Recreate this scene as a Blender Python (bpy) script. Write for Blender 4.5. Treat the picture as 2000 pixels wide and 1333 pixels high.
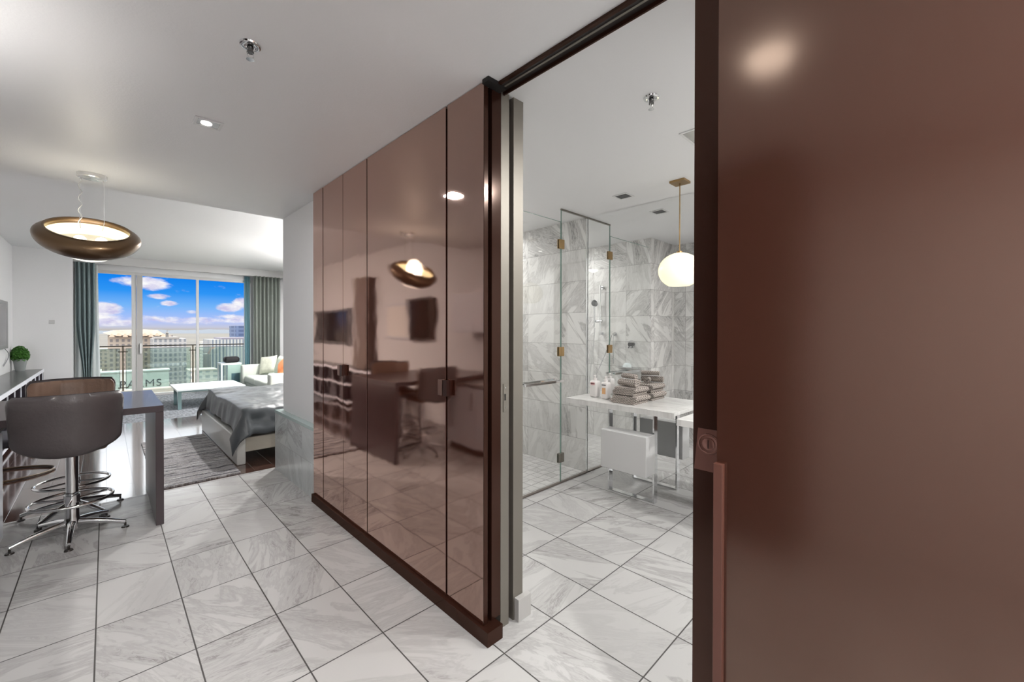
import bpy, bmesh, math, random
from mathutils import Vector, Matrix, noise
R = math.radians
PI = math.pi
random.seed(7)
C = bpy.context.scene.collection
for o in list(bpy.data.objects):
    bpy.data.objects.remove(o)

# ------------------------------------------------------------------ camera
F, YAW, PIT, ROL, CYO = 809.6, .7754, -.0065, .0013, -14.9
cam_d = bpy.data.cameras.new('camera')
cam = bpy.data.objects.new('camera', cam_d)
C.objects.link(cam)
fw = Vector((math.sin(YAW) * math.cos(PIT), math.cos(YAW) * math.cos(PIT), math.sin(PIT)))
r0 = Vector((math.cos(YAW), -math.sin(YAW), 0))
u0 = r0.cross(fw)
rr = r0 * math.cos(ROL) + u0 * math.sin(ROL)
uu = -r0 * math.sin(ROL) + u0 * math.cos(ROL)
M = Matrix((rr, uu, -fw)).transposed().to_4x4()
M.translation = Vector((0, 0, 1.5))
cam.matrix_world = M
cam_d.sensor_fit = 'HORIZONTAL'
cam_d.sensor_width = 36
cam_d.lens = 36 * F / 2000
cam_d.shift_y = CYO / 2000
cam_d.clip_start = .02
cam_d.clip_end = 20000
bpy.context.scene.camera = cam

# ------------------------------------------------------------------ view and world
sc = bpy.context.scene
sc.view_settings.view_transform = 'Standard'
sc.view_settings.look = 'None'
sc.view_settings.gamma = 1
sc.view_settings.use_curve_mapping = False
sc.view_settings.exposure = 0.30

def lin(c):
    c = c / 255
    return c / 12.92 if c <= .04045 else ((c + .055) / 1.055) ** 2.4
def rgb(r, g, b): return (lin(r), lin(g), lin(b), 1)

class NT:
    """small helper around a node tree"""
    def __init__(s, tree): s.t = tree; s.n = tree.nodes; s.l = tree.links
    def node(s, typ, ins=None, **kw):
        n = s.n.new(typ)
        for k, v in kw.items(): setattr(n, k, v)
        for k, v in (ins or {}).items():
            if isinstance(v, bpy.types.NodeSocket): s.l.new(v, n.inputs[k])
            else: n.inputs[k].default_value = v
        return n
    def math(s, op, a, b=0.0, c=None, clamp=False):
        n = s.n.new('ShaderNodeMath'); n.operation = op; n.use_clamp = clamp
        for i, v in enumerate((a, b) if c is None else (a, b, c)):
            if isinstance(v, bpy.types.NodeSocket): s.l.new(v, n.inputs[i])
            else: n.inputs[i].default_value = v
        return n.outputs[0]
    def vmath(s, op, a, b=(0, 0, 0)):
        n = s.n.new('ShaderNodeVectorMath'); n.operation = op
        for i, v in enumerate((a, b)):
            if isinstance(v, bpy.types.NodeSocket): s.l.new(v, n.inputs[i])
            else: n.inputs[i].default_value = v
        return n
    def ramp(s, fac, stops, interp='LINEAR'):
        n = s.n.new('ShaderNodeValToRGB'); n.color_ramp.interpolation = interp
        cr = n.color_ramp
        while len(cr.elements) < len(stops): cr.elements.new(.5)
        for e, (p, c) in zip(cr.elements, stops): e.position = p; e.color = c
        if isinstance(fac, bpy.types.NodeSocket): s.l.new(fac, n.inputs[0])
        return n.outputs[0]
    def mix(s, fac, a, b, blend='MIX'):
        n = s.n.new('ShaderNodeMix'); n.data_type = 'RGBA'; n.blend_type = blend
        for i, v in ((0, fac), (6, a), (7, b)):
            if isinstance(v, bpy.types.NodeSocket): s.l.new(v, n.inputs[i])
            else: n.inputs[i].default_value = v
        return n.outputs[2]
    def maprange(s, v, a, b, c, d, smooth=False):
        n = s.n.new('ShaderNodeMapRange')
        if smooth: n.interpolation_type = 'SMOOTHSTEP'
        s.l.new(v, n.inputs[0])
        for i, x in zip((1, 2, 3, 4), (a, b, c, d)): n.inputs[i].default_value = x
        return n.outputs[0]
    def noise(s, vec, scale, detail=4, rough=.5, dist=0, dim='3D', w=None):
        n = s.n.new('ShaderNodeTexNoise'); n.noise_dimensions = dim
        s.l.new(vec, n.inputs['Vector'])
        n.inputs['Scale'].default_value = scale; n.inputs['Detail'].default_value = detail
        n.inputs['Roughness'].default_value = rough; n.inputs['Distortion'].default_value = dist
        if w is not None: s.l.new(w, n.inputs['W'])
        return n.outputs[0]

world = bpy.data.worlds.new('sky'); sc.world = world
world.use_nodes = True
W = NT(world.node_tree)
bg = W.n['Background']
d = W.node('ShaderNodeTexCoord').outputs['Generated']
sx = W.node('ShaderNodeSeparateXYZ', {0: d})
z = sx.outputs[2]
sky = W.ramp(W.math('MULTIPLY', z, 2.0), [(0, rgb(198, 190, 182)), (.012, rgb(200, 202, 222)), (.035, rgb(178, 196, 250)),
      (.09, rgb(120, 182, 250)), (.14, rgb(48, 150, 245)), (.2, rgb(4, 128, 240)), (.26, rgb(150, 192, 240)), (.34, rgb(236, 240, 246)), (1, rgb(250, 250, 250))])
cv = W.vmath('MULTIPLY', d, (20, 20, 46)).outputs[0]
n1 = W.noise(cv, 1.0, 7, .6, .3)
blobs = None
for (ax, az, rx, rz, wt) in ((.000, .036, .030, .017, .50), (-.012, .022, .05, .013, .40), (.052, .083, .042, .014, .5), (.028, .088, .03, .01, .3), (.118, .034, .016, .006, .42), (.085, .050, .016, .006, .34), (.175, .046, .03, .012, .46), (.20, .055, .03, .012, .42), (.18, .026, .05, .008, .26), (.11, .020, .12, .010, .36), (.0, .014, .1, .009, .36), (.07, .062, .02, .006, .3)):
    dx = W.math('DIVIDE', W.math('SUBTRACT', sx.outputs[0], ax), rx)
    dz = W.math('DIVIDE', W.math('SUBTRACT', z, az), rz)
    q = W.math('ADD', W.math('MULTIPLY', dx, dx), W.math('MULTIPLY', dz, dz))
    e = W.math('MULTIPLY', W.math('SUBTRACT', 1, q, clamp=True), wt)
    blobs = e if blobs is None else W.math('MAXIMUM', blobs, e)
dens = W.maprange(W.math('ADD', n1, blobs), .60, .86, 0, 1, True)
shade = W.mix(W.maprange(W.noise(cv, 2.2, 5, .6), .35, .65, 0, 1), rgb(206, 200, 234), rgb(255, 252, 253))
full = W.mix(dens, sky, shade)
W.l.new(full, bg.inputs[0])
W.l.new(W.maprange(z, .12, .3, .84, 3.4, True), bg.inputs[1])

sun_d = bpy.data.lights.new('sun', 'SUN'); sun_d.energy = 1.5; sun_d.angle = R(1); sun_d.color = (1, .95, .88)
sun = bpy.data.objects.new('sun', sun_d); C.objects.link(sun)
sun.rotation_euler = Vector((-.45, -.42, -.62)).to_track_quat('-Z', 'Y').to_euler()
sun.location = (20, 30, 40)

def area(name, loc, sx_, sy_, power, col=(1, 1, 1), rot=(0, 0, 0), spread=180, parent=None):
    l = bpy.data.lights.new(name, 'AREA'); l.shape = 'RECTANGLE'; l.size = sx_; l.size_y = sy_
    l.energy = power; l.color = col; l.spread = R(spread)
    o = bpy.data.objects.new(name, l); C.objects.link(o); o.location = loc; o.rotation_euler = rot
    return o
def bulb(name, loc, rad, power, col=(1, 1, 1)):
    l = bpy.data.lights.new(name, 'POINT'); l.shadow_soft_size = rad; l.energy = power; l.color = col
    o = bpy.data.objects.new(name, l); C.objects.link(o); o.location = loc
    return o
# hall downlight first, the rest unseen added fill lamps (x, y, ceiling height, watts)
HC, BC = 2.70, 3.08
DOWN_FILL = [(.428, 2.95, HC, 16), (.45, -1.0, HC, 66),
        (2.30, .30, HC, 30), (3.29, .10, HC, 24), (3.3, 4.2, HC, 26),
        (2.4, 6.4, BC, 80), (3.1, 9.6, BC, 120)]
for (x, y, zc, p) in DOWN_FILL:
    w_ = .45 if y > 4 and zc < 3 else .10
    area('downlight_fill_lamp', (x, y, zc - .02), w_, w_, p, (1, .985, .96))

# ------------------------------------------------------------------ mesh helpers
def bx(bm, x0, x1, y0, y1, z0, z1, bev=0, seg=2):
    m = Matrix.Translation(((x0 + x1) / 2, (y0 + y1) / 2, (z0 + z1) / 2)) @ Matrix.Diagonal((abs(x1 - x0), abs(y1 - y0), abs(z1 - z0), 1))
    g = bmesh.ops.create_cube(bm, size=1, matrix=m)
    if bev:
        es = list({e for v in g['verts'] for e in v.link_edges})
        bmesh.ops.bevel(bm, geom=es, offset=bev, segments=seg, affect='EDGES', profile=.5)
    return bm
def box(*a, **k): return bx(bmesh.new(), *a, **k)
def cyl(bm, p, rad, h, axis=(0, 0, 1), n=32, r2=None):
    q = Vector(axis).to_track_quat('Z', 'Y').to_matrix().to_4x4()
    m = Matrix.Translation(Vector(p) + Vector(axis).normalized() * h / 2) @ q
    bmesh.ops.create_cone(bm, cap_ends=True, segments=n, radius1=rad, radius2=rad if r2 is None else r2, depth=h, matrix=m)
    return bm
def tube(bm, pts, rad, n=10, closed=False, cap=True, flat=None):
    """round (or flat=(w,h)) bar swept along points"""
    pts = [Vector(p) for p in pts]; N = len(pts); rings = []
    rads = rad if isinstance(rad, (list, tuple)) else [rad] * N
    up = Vector((0, 0, 1)); prev = None
    for i, p in enumerate(pts):
        a = pts[i - 1] if (i > 0 or closed) else p; b = pts[(i + 1) % N] if (i < N - 1 or closed) else p
        t = (b - a).normalized()
        if prev is None:
            s = t.cross(up)
            if s.length < 1e-3: s = t.cross(Vector((1, 0, 0)))
            s.normalize()
        else:
            s = (prev - t * prev.dot(t)).normalized()
        prev = s; w = t.cross(s)
        ring = []
        for k in range(n):
            an = 2 * PI * k / n
            if flat: cx, cy = flat[0] * max(-1, min(1, 1.42 * math.cos(an))), flat[1] * max(-1, min(1, 1.42 * math.sin(an)))
            else: cx, cy = rads[i] * math.cos(an), rads[i] * math.sin(an)
            ring.append(bm.verts.new(p + s * cx + w * cy))
        rings.append(ring)
    for i in range(N if closed else N - 1):
        A, B = rings[i], rings[(i + 1) % N]
        for k in range(n): bm.faces.new((A[k], A[(k + 1) % n], B[(k + 1) % n], B[k]))
    if cap and not closed:
        bm.faces.new(rings[0][::-1]); bm.faces.new(rings[-1])
    return bm
def lathe(bm, prof, c=(0, 0, 0), n=48, mat=None):
    """profile of (r, z); r == 0 closes"""
    rings = []
    for r_, z_ in prof:
        if r_ < 1e-6: rings.append([bm.verts.new((0, 0, z_))])
        else: rings.append([bm.verts.new((r_ * math.cos(2 * PI * k / n), r_ * math.sin(2 * PI * k / n), z_)) for k in range(n)])
    for A, B in zip(rings, rings[1:]):
        for k in range(n):
            k2 = (k + 1) % n
            if len(A) == 1 and len(B) == 1: continue
            if len(A) == 1: bm.faces.new((A[0], B[k2], B[k]))
            elif len(B) == 1: bm.faces.new((A[k], A[k2], B[0]))
            else: bm.faces.new((A[k], A[k2], B[k2], B[k]))
    m = Matrix.Translation(c) @ (mat or Matrix.Identity(4))
    bmesh.ops.transform(bm, matrix=m, verts=[v for r_ in rings for v in r_])
    return bm
def poly(bm, pts, thick, axis):
    """closed outline extruded by the vector axis*thick"""
    v = [bm.verts.new(p) for p in pts]; f = bm.faces.new(v)
    g = bmesh.ops.extrude_face_region(bm, geom=[f])
    vs = [e for e in g['geom'] if isinstance(e, bmesh.types.BMVert)]
    bmesh.ops.translate(bm, vec=Vector(axis) * thick, verts=vs)
    bmesh.ops.recalc_face_normals(bm, faces=bm.faces)
    return bm
def obj(name, bm, m, parent=None, loc=None, smooth=None):
    """ONE mesh object. bm in world coordinates (or in the parent's space if parent has local=True)"""
    bmesh.ops.recalc_face_normals(bm, faces=bm.faces)
    if loc is None:
        if parent is not None: loc = Vector((0, 0, 0)) if parent.get('_local') else parent.location.copy()
        else:
            xs = [v.co for v in bm.verts]
            loc = Vector(((min(v.x for v in xs) + max(v.x for v in xs)) / 2, (min(v.y for v in xs) + max(v.y for v in xs)) / 2, min(v.z for v in xs)))
    else: loc = Vector(loc)
    if parent is not None and not parent.get('_local') and parent.parent is not None: loc = parent.location + parent.parent.location
    bmesh.ops.translate(bm, vec=-loc, verts=bm.verts)
    me = bpy.data.meshes.new(name); bm.to_mesh(me); bm.free()
    me.materials.append(m)
    if smooth is not None:
        for p in me.polygons: p.use_smooth = True
        if smooth > 0:
            try: me.set_sharp_from_angle(angle=R(smooth))
            except Exception: pass
    o = bpy.data.objects.new(name, me); C.objects.link(o)
    if parent is not None: o.parent = parent
    else: o.location = loc
    if parent is not None and parent.get('_local'): o['_local'] = True
    return o
def tag(o, label, cat, group=None, kind=None):
    o['label'] = label; o['category'] = cat
    if group: o['group'] = group
    if kind: o['kind'] = kind
    return o
def thing(name, label, cat, loc=(0, 0, 0), group=None, local=False, rotz=0):
    o = bpy.data.objects.new(name, None); C.objects.link(o)
    o.empty_display_size = .1; o.location = loc; o.rotation_euler = (0, 0, rotz)
    if local: o['_local'] = True
    return tag(o, label, cat, group)
def struct(name, bm, m, parent=None, smooth=None):
    o = obj(name, bm, m, parent, smooth=smooth)
    if parent is None: o['kind'] = 'structure'
    return o
def dup(root, loc, rotz=0, label=None, group=None):
    r_ = root.copy(); C.objects.link(r_); r_.location = loc; r_.rotation_euler = (0, 0, rotz)
    if label: r_['label'] = label
    if group: r_['group'] = group
    def rec(a, b):
        for ch in list(a.children):
            c_ = ch.copy(); C.objects.link(c_); c_.parent = b; rec(ch, c_)
    rec(root, r_)
    return r_

# ------------------------------------------------------------------ materials
def newmat(name):
    m = bpy.data.materials.new(name); m.use_nodes = True
    t = NT(m.node_tree); b = t.n['Principled BSDF']
    return m, t, b
def mat(name, col, rough=.5, metal=0, spec=.5, bump=0, bscale=50, coat=0, var=0, vscale=5, emit=None, estr=0, sheen=0):
    m, t, b = newmat(name)
    b.inputs['Base Color'].default_value = col; b.inputs['Roughness'].default_value = rough
    b.inputs['Metallic'].default_value = metal; b.inputs['Specular IOR Level'].default_value = spec
    b.inputs['Coat Weight'].default_value = coat; b.inputs['Sheen Weight'].default_value = sheen
    tc = t.node('ShaderNodeTexCoord').outputs['Object']
    if var:
        n = t.noise(tc, vscale, 5, .6)
        dark = tuple(c * (1 - var) for c in col[:3]) + (1,); lite = tuple(min(1, c * (1 + var)) for c in col[:3]) + (1,)
        t.l.new(t.mix(t.maprange(n, .3, .7, 0, 1), dark, lite), b.inputs['Base Color'])
    if bump:
        n = t.noise(tc, bscale, 3, .5)
        bn = t.node('ShaderNodeBump', {'Height': n, 'Strength': 1.0, 'Distance': bump})
        t.l.new(bn.outputs[0], b.inputs['Normal'])
    if emit: b.inputs['Emission Color'].default_value = emit; b.inputs['Emission Strength'].default_value = estr
    return m

def marble(name, axes, step, off, grout=.0029, gcol=rgb(66, 64, 62), rough=.16, veins=1.0, base=(200, 199, 198), coordsnap=None, seed=0.0, tint=1.0, direction=.45):
    """marble laid in tiles on the plane of two world axes, each tile with veins of its own"""
    m, t, b = newmat(name)
    pos = t.node('ShaderNodeNewGeometry').outputs['Position']
    s = t.node('ShaderNodeSeparateXYZ', {0: pos})
    u = t.math('DIVIDE', t.math('SUBTRACT', s.outputs[axes[0]], off[0]), step[0])
    v = t.math('DIVIDE', t.math('SUBTRACT', s.outputs[axes[1]], off[1]), step[1])
    fu, fv = t.math('FRACT', u), t.math('FRACT', v)
    iu, iv = t.math('FLOOR', u), t.math('FLOOR', v)
    eu = t.math('MULTIPLY', t.math('SUBTRACT', .5, t.math('ABSOLUTE', t.math('SUBTRACT', fu, .5))), step[0])
    ev = t.math('MULTIPLY', t.math('SUBTRACT', .5, t.math('ABSOLUTE', t.math('SUBTRACT', fv, .5))), step[1])
    ed = t.math('MINIMUM', eu, ev)
    g = t.maprange(ed, grout * .8, grout * 1.4, 1, 0)
    idv = t.node('ShaderNodeCombineXYZ', {0: iu, 1: iv, 2: seed})
    wn = t.node('ShaderNodeTexWhiteNoise', {'Vector': idv.outputs[0]}, noise_dimensions='3D')
    rnd, rc = wn.outputs['Value'], wn.outputs['Color']
    rs = t.node('ShaderNodeSeparateColor', {0: rc})
    ang = t.math('ADD', t.math('MULTIPLY', t.math('SUBTRACT', rs.outputs[0], .5), 1.3), direction)
    ang = t.math('ADD', ang, t.math('MULTIPLY', t.math('GREATER_THAN', rs.outputs[1], .72), 1.2))
    pv = t.node('ShaderNodeCombineXYZ', {0: s.outputs[axes[0]], 1: s.outputs[axes[1]], 2: 0.0})
    rot = t.node('ShaderNodeVectorRotate', {'Vector': pv.outputs[0], 'Angle': ang}, rotation_type='Z_AXIS')
    st = t.vmath('MULTIPLY', rot.outputs[0], (1.0, 4.2, 1)).outputs[0]
    sh = t.vmath('ADD', st, t.vmath('MULTIPLY', rc, (37, 53, 71)).outputs[0]).outputs[0]
    big = t.noise(sh, 1.5, 6, .62, .9)
    fine = t.noise(sh, 4.5, 8, .7, 1.4)
    v1 = t.math('ABSOLUTE', t.math('SUBTRACT', big, .5))
    vein = t.maprange(v1, 0.0, .05, 1, 0, True)
    v2 = t.math('ABSOLUTE', t.math('SUBTRACT', fine, .5))
    vein2 = t.maprange(v2, 0.0, .055, 1, 0, True)
    cloud = t.maprange(big, .45, .72, 0, 1, True)
    k = t.math('ADD', t.math('MULTIPLY', vein, .30), t.math('ADD', t.math('MULTIPLY', vein2, t.math('MULTIPLY', cloud, .65)), t.math('MULTIPLY', cloud, .38)))
    k = t.math('MULTIPLY', k, t.math('MULTIPLY', t.maprange(rs.outputs[2], 0, 1, .35, 1.15), veins), clamp=True)
    bc = rgb(*base); dc = rgb(128, 125, 124)
    col = t.mix(k, bc, dc)
    col = t.mix(t.maprange(rnd, 0, 1, 0, .16), col, rgb(176, 175, 174))
    col = t.mix(g, col, gcol)
    t.l.new(col, b.inputs['Base Color'])
    t.l.new(t.maprange(g, 0, 1, rough, .7), b.inputs['Roughness'])
    bn = t.node('ShaderNodeBump', {'Height': t.math('SUBTRACT', 1, g), 'Strength': .5, 'Distance': .0012})
    t.l.new(bn.outputs[0], b.inputs['Normal'])
    b.inputs['Specular IOR Level'].default_value = .55
    return m

IS, JS = .3394, .5167
IO, JO = -.1204 * IS, (7.1452 * IS) % JS
FLOOR_TILE = marble('marble_floor_tiles', (0, 1), (IS, JS), (IO, JO), rough=.22, veins=1.1, base=(187, 186, 185))
WALL_X = marble('marble_wall_tiles_long', (1, 2), (JS, IS), (.337, 0.0), grout=.0016, gcol=rgb(140, 138, 136), seed=3.0, direction=1.1, veins=1.5, rough=.3, base=(222, 221, 219))
WALL_Y = marble('marble_wall_tiles_cross', (0, 2), (JS, IS), (.1, 0.0), grout=.0016, gcol=rgb(140, 138, 136), seed=5.0, direction=1.1, veins=1.5, rough=.3, base=(216, 214, 211))
MOSAIC = marble('marble_shower_mosaic', (0, 1), (.105, .105), (0, 0), grout=.004, gcol=rgb(136, 134, 132), seed=9.0, veins=.7)
SLAB = marble('marble_slab', (0, 1), (50, 50), (-20, -20), seed=11.0, rough=.12, veins=.9, base=(226, 225, 223))
WAINS = marble('marble_wainscot', (1, 2), (.43, .36), (5.01 - .43 * 3, -.05), grout=.0014, gcol=rgb(120, 122, 122), seed=13.0, base=(196, 202, 202), direction=1.0)

WHITE = mat('white_wall_paint', rgb(226, 226, 227), .55, bump=.0006, bscale=120)
CEIL = mat('white_ceiling_paint', rgb(228, 228, 229), .42, bump=.0008, bscale=90)
BATHCEIL = mat('bath_ceiling_paint', rgb(226, 226, 227), .5)
FRAMEW = mat('white_frame', rgb(205, 204, 203), .35)
CHROME = mat('chrome', (.78, .79, .8, 1), .08, 1)
STEEL = mat('brushed_steel', rgb(134, 129, 121), .46, .7, bump=.0003, bscale=300)
BRASS = mat('satin_brass', rgb(168, 140, 100), .3, 1)
BLACK = mat('black_gap', rgb(14, 11, 10), .6)
DARKMETAL = mat('dark_metal', rgb(70, 66, 62), .35, .8)
MIRROR = mat('mirror_silver', (.93, .94, .94, 1), .0, 1)

def lacquer(name, col, tint, f0, f1, rough, wav):
    m, t, b = newmat(name)
    t.n.remove(b); out = t.n['Material Output']
    pos = t.node('ShaderNodeNewGeometry').outputs['Position']
    h = t.noise(pos, 260, 2, .5); h2 = t.noise(pos, 3.0, 2, .5)
    hh = t.math('ADD', t.math('MULTIPLY', h, .018), h2)
    bn = t.node('ShaderNodeBump', {'Height': hh, 'Strength': 1.0, 'Distance': wav})
    lw = t.node('ShaderNodeLayerWeight', {'Blend': .5})
    fac = t.maprange(lw.outputs['Facing'], 0.05, .75, f0, f1)
    dif = t.node('ShaderNodeBsdfDiffuse', {'Color': col})
    gl = t.node('ShaderNodeBsdfGlossy', {'Color': tint, 'Roughness': rough, 'Normal': bn.outputs[0]})
    mx = t.node('ShaderNodeMixShader', {0: fac, 1: dif.outputs[0], 2: gl.outputs[0]})
    t.l.new(mx.outputs[0], out.inputs[0])
    return m
LACQ = lacquer('brown_gloss_lacquer', rgb(60, 29, 21), (1.0, .74, .645, 1), .04, .70, .03, .0016)
LACQD = lacquer('brown_satin_lacquer', rgb(44, 25, 19), (.95, .7, .6, 1), .02, .07, .15, .001)
LACQ2 = lacquer('brown_panel_lacquer', rgb(62, 35, 27), (1.0, .80, .68, 1), .11, .28, .17, .0012)
LEAFM = lacquer('brown_door_leaf', rgb(50, 27, 20), (1, .7, .6, 1), .03, .12, .2, .001)

def glass(name, tint, gloss=.08, rough=0):
    m, t, b = newmat(name); t.n.remove(b); out = t.n['Material Output']
    tr = t.node('ShaderNodeBsdfTransparent', {'Color': tint})
    gl = t.node('ShaderNodeBsdfGlossy', {'Color': (1, 1, 1, 1), 'Roughness': rough})
    lw = t.node('ShaderNodeLayerWeight', {'Blend': .5})
    fac = t.math('ADD', t.math('MULTIPLY', t.math('POWER', lw.outputs['Facing'], 3.5), .5), gloss, clamp=True)
    mx = t.node('ShaderNodeMixShader', {0: fac, 1: tr.outputs[0], 2: gl.outputs[0]})
    t.l.new(mx.outputs[0], out.inputs[0])
    return m
GLASS_SH = glass('shower_glass', (.985, .99, .985, 1), .03)
GLASS_W = glass('window_glass', (.97, .98, .98, 1), .0)
GLASS_B = glass('balcony_glass', rgb(218, 230, 227), .09)
GLASS_EDGE = mat('glass_edge', rgb(120, 150, 140), .1)

def wood_floor():
    m, t, b = newmat('dark_plank_floor')
    pos = t.node('ShaderNodeNewGeometry').outputs['Position']
    s = t.node('ShaderNodeSeparateXYZ', {0: pos})
    u = t.math('DIVIDE', s.outputs[0], .19); iu = t.math('FLOOR', u)
    v = t.math('DIVIDE', t.math('ADD', s.outputs[1], t.math('MULTIPLY', iu, .53)), 1.1); iv = t.math('FLOOR', v)
    fu, fv = t.math('FRACT', u), t.math('FRACT', v)
    eu = t.math('MULTIPLY', t.math('SUBTRACT', .5, t.math('ABSOLUTE', t.math('SUBTRACT', fu, .5))), .19)
    ev = t.math('MULTIPLY', t.math('SUBTRACT', .5, t.math('ABSOLUTE', t.math('SUBTRACT', fv, .5))), 1.1)
    g = t.maprange(t.math('MINIMUM', eu, ev), .001, .003, 1, 0)
    wn = t.node('ShaderNodeTexWhiteNoise', {'Vector': t.node('ShaderNodeCombineXYZ', {0: iu, 1: iv}).outputs[0]})
    st = t.vmath('MULTIPLY', pos, (14, 1.2, 1)).outputs[0]
    n = t.noise(st, 3, 6, .6, .4)
    col = t.mix(t.maprange(n, .3, .7, 0, 1), rgb(62, 42, 36), rgb(92, 66, 56))
    col = t.mix(t.maprange(wn.outputs[0], 0, 1, 0, .35), col, rgb(48, 36, 34))
    col = t.mix(g, col, rgb(28, 22, 22))
    t.l.new(col, b.inputs['Base Color']); b.inputs['Roughness'].default_value = .13
    b.inputs['Specular IOR Level'].default_value = .9
    b.inputs['Coat Weight'].default_value = .6; b.inputs['Coat Roughness'].default_value = .07
    bn = t.node('ShaderNodeBump', {'Height': t.math('SUBTRACT', t.math('MULTIPLY', n, .12), g), 'Strength': .5, 'Distance': .002})
    t.l.new(bn.outputs[0], b.inputs['Normal'])
    return m
WOOD = wood_floor()

def carpet_mat():
    m, t, b = newmat('grey_patterned_carpet')
    pos = t.node('ShaderNodeNewGeometry').outputs['Position']
    st = t.vmath('MULTIPLY', pos, (30, 7, 1)).outputs[0]
    n = t.noise(st, 1.0, 3, .6)
    n2 = t.noise(pos, 160, 2, .5)
    col = t.mix(t.maprange(n, .38, .62, 0, 1), rgb(104, 108, 114), rgb(150, 154, 160))
    col = t.mix(t.math('MULTIPLY', n2, .35), col, rgb(84, 88, 96))
    t.l.new(col, b.inputs['Base Color']); b.inputs['Roughness'].default_value = .95
    bn = t.node('ShaderNodeBump', {'Height': n2, 'Strength': .6, 'Distance': .004}); t.l.new(bn.outputs[0], b.inputs['Normal'])
    return m
CARPET = carpet_mat()
def rug_mat():
    m, t, b = newmat('streaked_rug_weave')
    pos = t.node('ShaderNodeNewGeometry').outputs['Position']
    w = t.noise(pos, 5, 3, .6)
    st = t.vmath('ADD', t.vmath('MULTIPLY', pos, (1.5, 17, 1)).outputs[0], t.node('ShaderNodeCombineXYZ', {1: t.math('MULTIPLY', w, 1.6)}).outputs[0]).outputs[0]
    n = t.noise(st, 1.1, 8, .66, .3)
    f = t.noise(t.vmath('MULTIPLY', pos, (30, 110, 1)).outputs[0], 1.5, 3, .6)
    k = t.math('ADD', t.math('MULTIPLY', n, .75), t.math('MULTIPLY', f, .25))
    col = t.ramp(k, [(.40, rgb(38, 37, 42)), (.46, rgb(100, 98, 102)), (.50, rgb(168, 166, 168)), (.54, rgb(104, 98, 94)), (.60, rgb(190, 190, 192))])
    t.l.new(col, b.inputs['Base Color']); b.inputs['Roughness'].default_value = .9
    bn = t.node('ShaderNodeBump', {'Height': k, 'Strength': .8, 'Distance': .01}); t.l.new(bn.outputs[0], b.inputs['Normal'])
    return m
RUG = rug_mat()

# ------------------------------------------------------------------ the shell
struct('floor', box(-2.0, 3.8, -1.9, 2.575, -.12, 0), FLOOR_TILE)
struct('floor', box(-2.0, 2.245, 2.575, 5.045, -.12, 0), FLOOR_TILE)
struct('floor', box(-1.6, 3.7, 5.045, 9.07, -.12, 0), WOOD)
struct('floor', box(-1.6, 3.7, 9.07, 12.75, -.12, 0), CARPET)
struct('floor', box(2.245, 3.8, 2.575, 4.7, -.12, 0), MOSAIC)
struct('ceiling', box(-1.4, 1.42, -1.9, 4.93, HC, BC + .1), CEIL)
struct('ceiling', box(1.42, 3.8, -1.9, 4.75, HC, BC + .1), BATHCEIL)
struct('ceiling', box(-1.5, 3.65, 4.93, 12.75, BC, BC + .15), CEIL)
struct('wall_left', box(-1.4, -1.25, -1.9, 12.75, 0, BC), WHITE)
struct('wall_front', box(-1.25, -.47, 12.12, 12.75, 0, BC), WHITE)
struct('wall_back', box(-1.4, 3.8, -1.9, -1.7, 0, HC), WHITE)
struct('wall_right', box(3.50, 3.65, 4.93, 12.75, 0, BC), WHITE)
struct('wall_corner', box(1.37, 3.5, 4.75, 4.93, 0, BC), WHITE)
struct('wall_hall', box(1.37, 1.57, 3.815, 4.75, 0, HC), WHITE)
struct('wall_closet', box(1.42, 1.57, 1.66, 3.815, 0, HC), WALL_X)
struct('wall_shower', box(1.57, 2.245, 2.56, 4.75, 0, HC), WALL_X).data.materials.append(WALL_Y)
o = bpy.data.objects['wall_shower']
for p in o.data.polygons:
    if abs(p.normal.y) > .5: p.material_index = 1
struct('wall_shower_end', box(2.245, 3.64, 4.6, 4.75, 0, HC), WALL_Y)
struct('wall_bath_side', box(3.64, 3.8, -1.7, 4.75, 0, HC), WALL_X)
struct('wall_bath_near', box(1.57, 3.64, -1.1, -1.0, 0, HC), WALL_Y)
# the lacquered wall beside the door pocket
struct('wall_pocket', box(1.281, 1.335, -1.7, .4465, 0, HC), LACQ2)
struct('wall_pocket_inner', box(1.455, 1.57, -1.7, .40, 0, HC), WHITE)
struct('trim_4', box(1.262, 1.2805, .424, .4500, 0, 1.115, bev=.002), mat('brown_edge_guard', rgb(96, 60, 50), .4))
for yy, zz in ((.436, 1.296), (.35, 1.18), (.33, .9)):
    pass
struct('baseboard_left', box(-1.25, -1.238, 4.6, 12.12, 0, .1), WHITE)

# steel jamb of the sliding door: two profiles with a dark channel between
t_ = box(1.412, 1.468, 1.52, 1.66, 0, HC - .001)
bx(t_, 1.50, 1.57, 1.52, 1.66, 0, HC - .001)
struct('trim_2', t_, STEEL)
struct('trim_3', box(1.468, 1.50, 1.55, 1.66, 0, HC - .001), mat('jamb_channel', rgb(84, 74, 70), .4, .6))
o = struct('trim_5', box(1.508, 1.60, 1.487, 1.519, 0, .115, bev=.002), mat('pale_plinth_block', rgb(176, 174, 172), .3))
t = thing('strike_plate', 'small slotted strike plate with two screws set in the steel door jamb', 'strike plate', (1.44, 1.519, 1.15))
obj('plate', box(1.428, 1.452, 1.5165, 1.5199, 1.09, 1.23), STEEL, t)
obj('slot', box(1.434, 1.443, 1.5150, 1.5164, 1.148, 1.180), BLACK, t)
for zz in (1.212, 1.112): obj('screw', cyl(bmesh.new(), (1.44, 1.5164, zz), .0035, .0015, (0, -1, 0), 12), CHROME, t)
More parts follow.
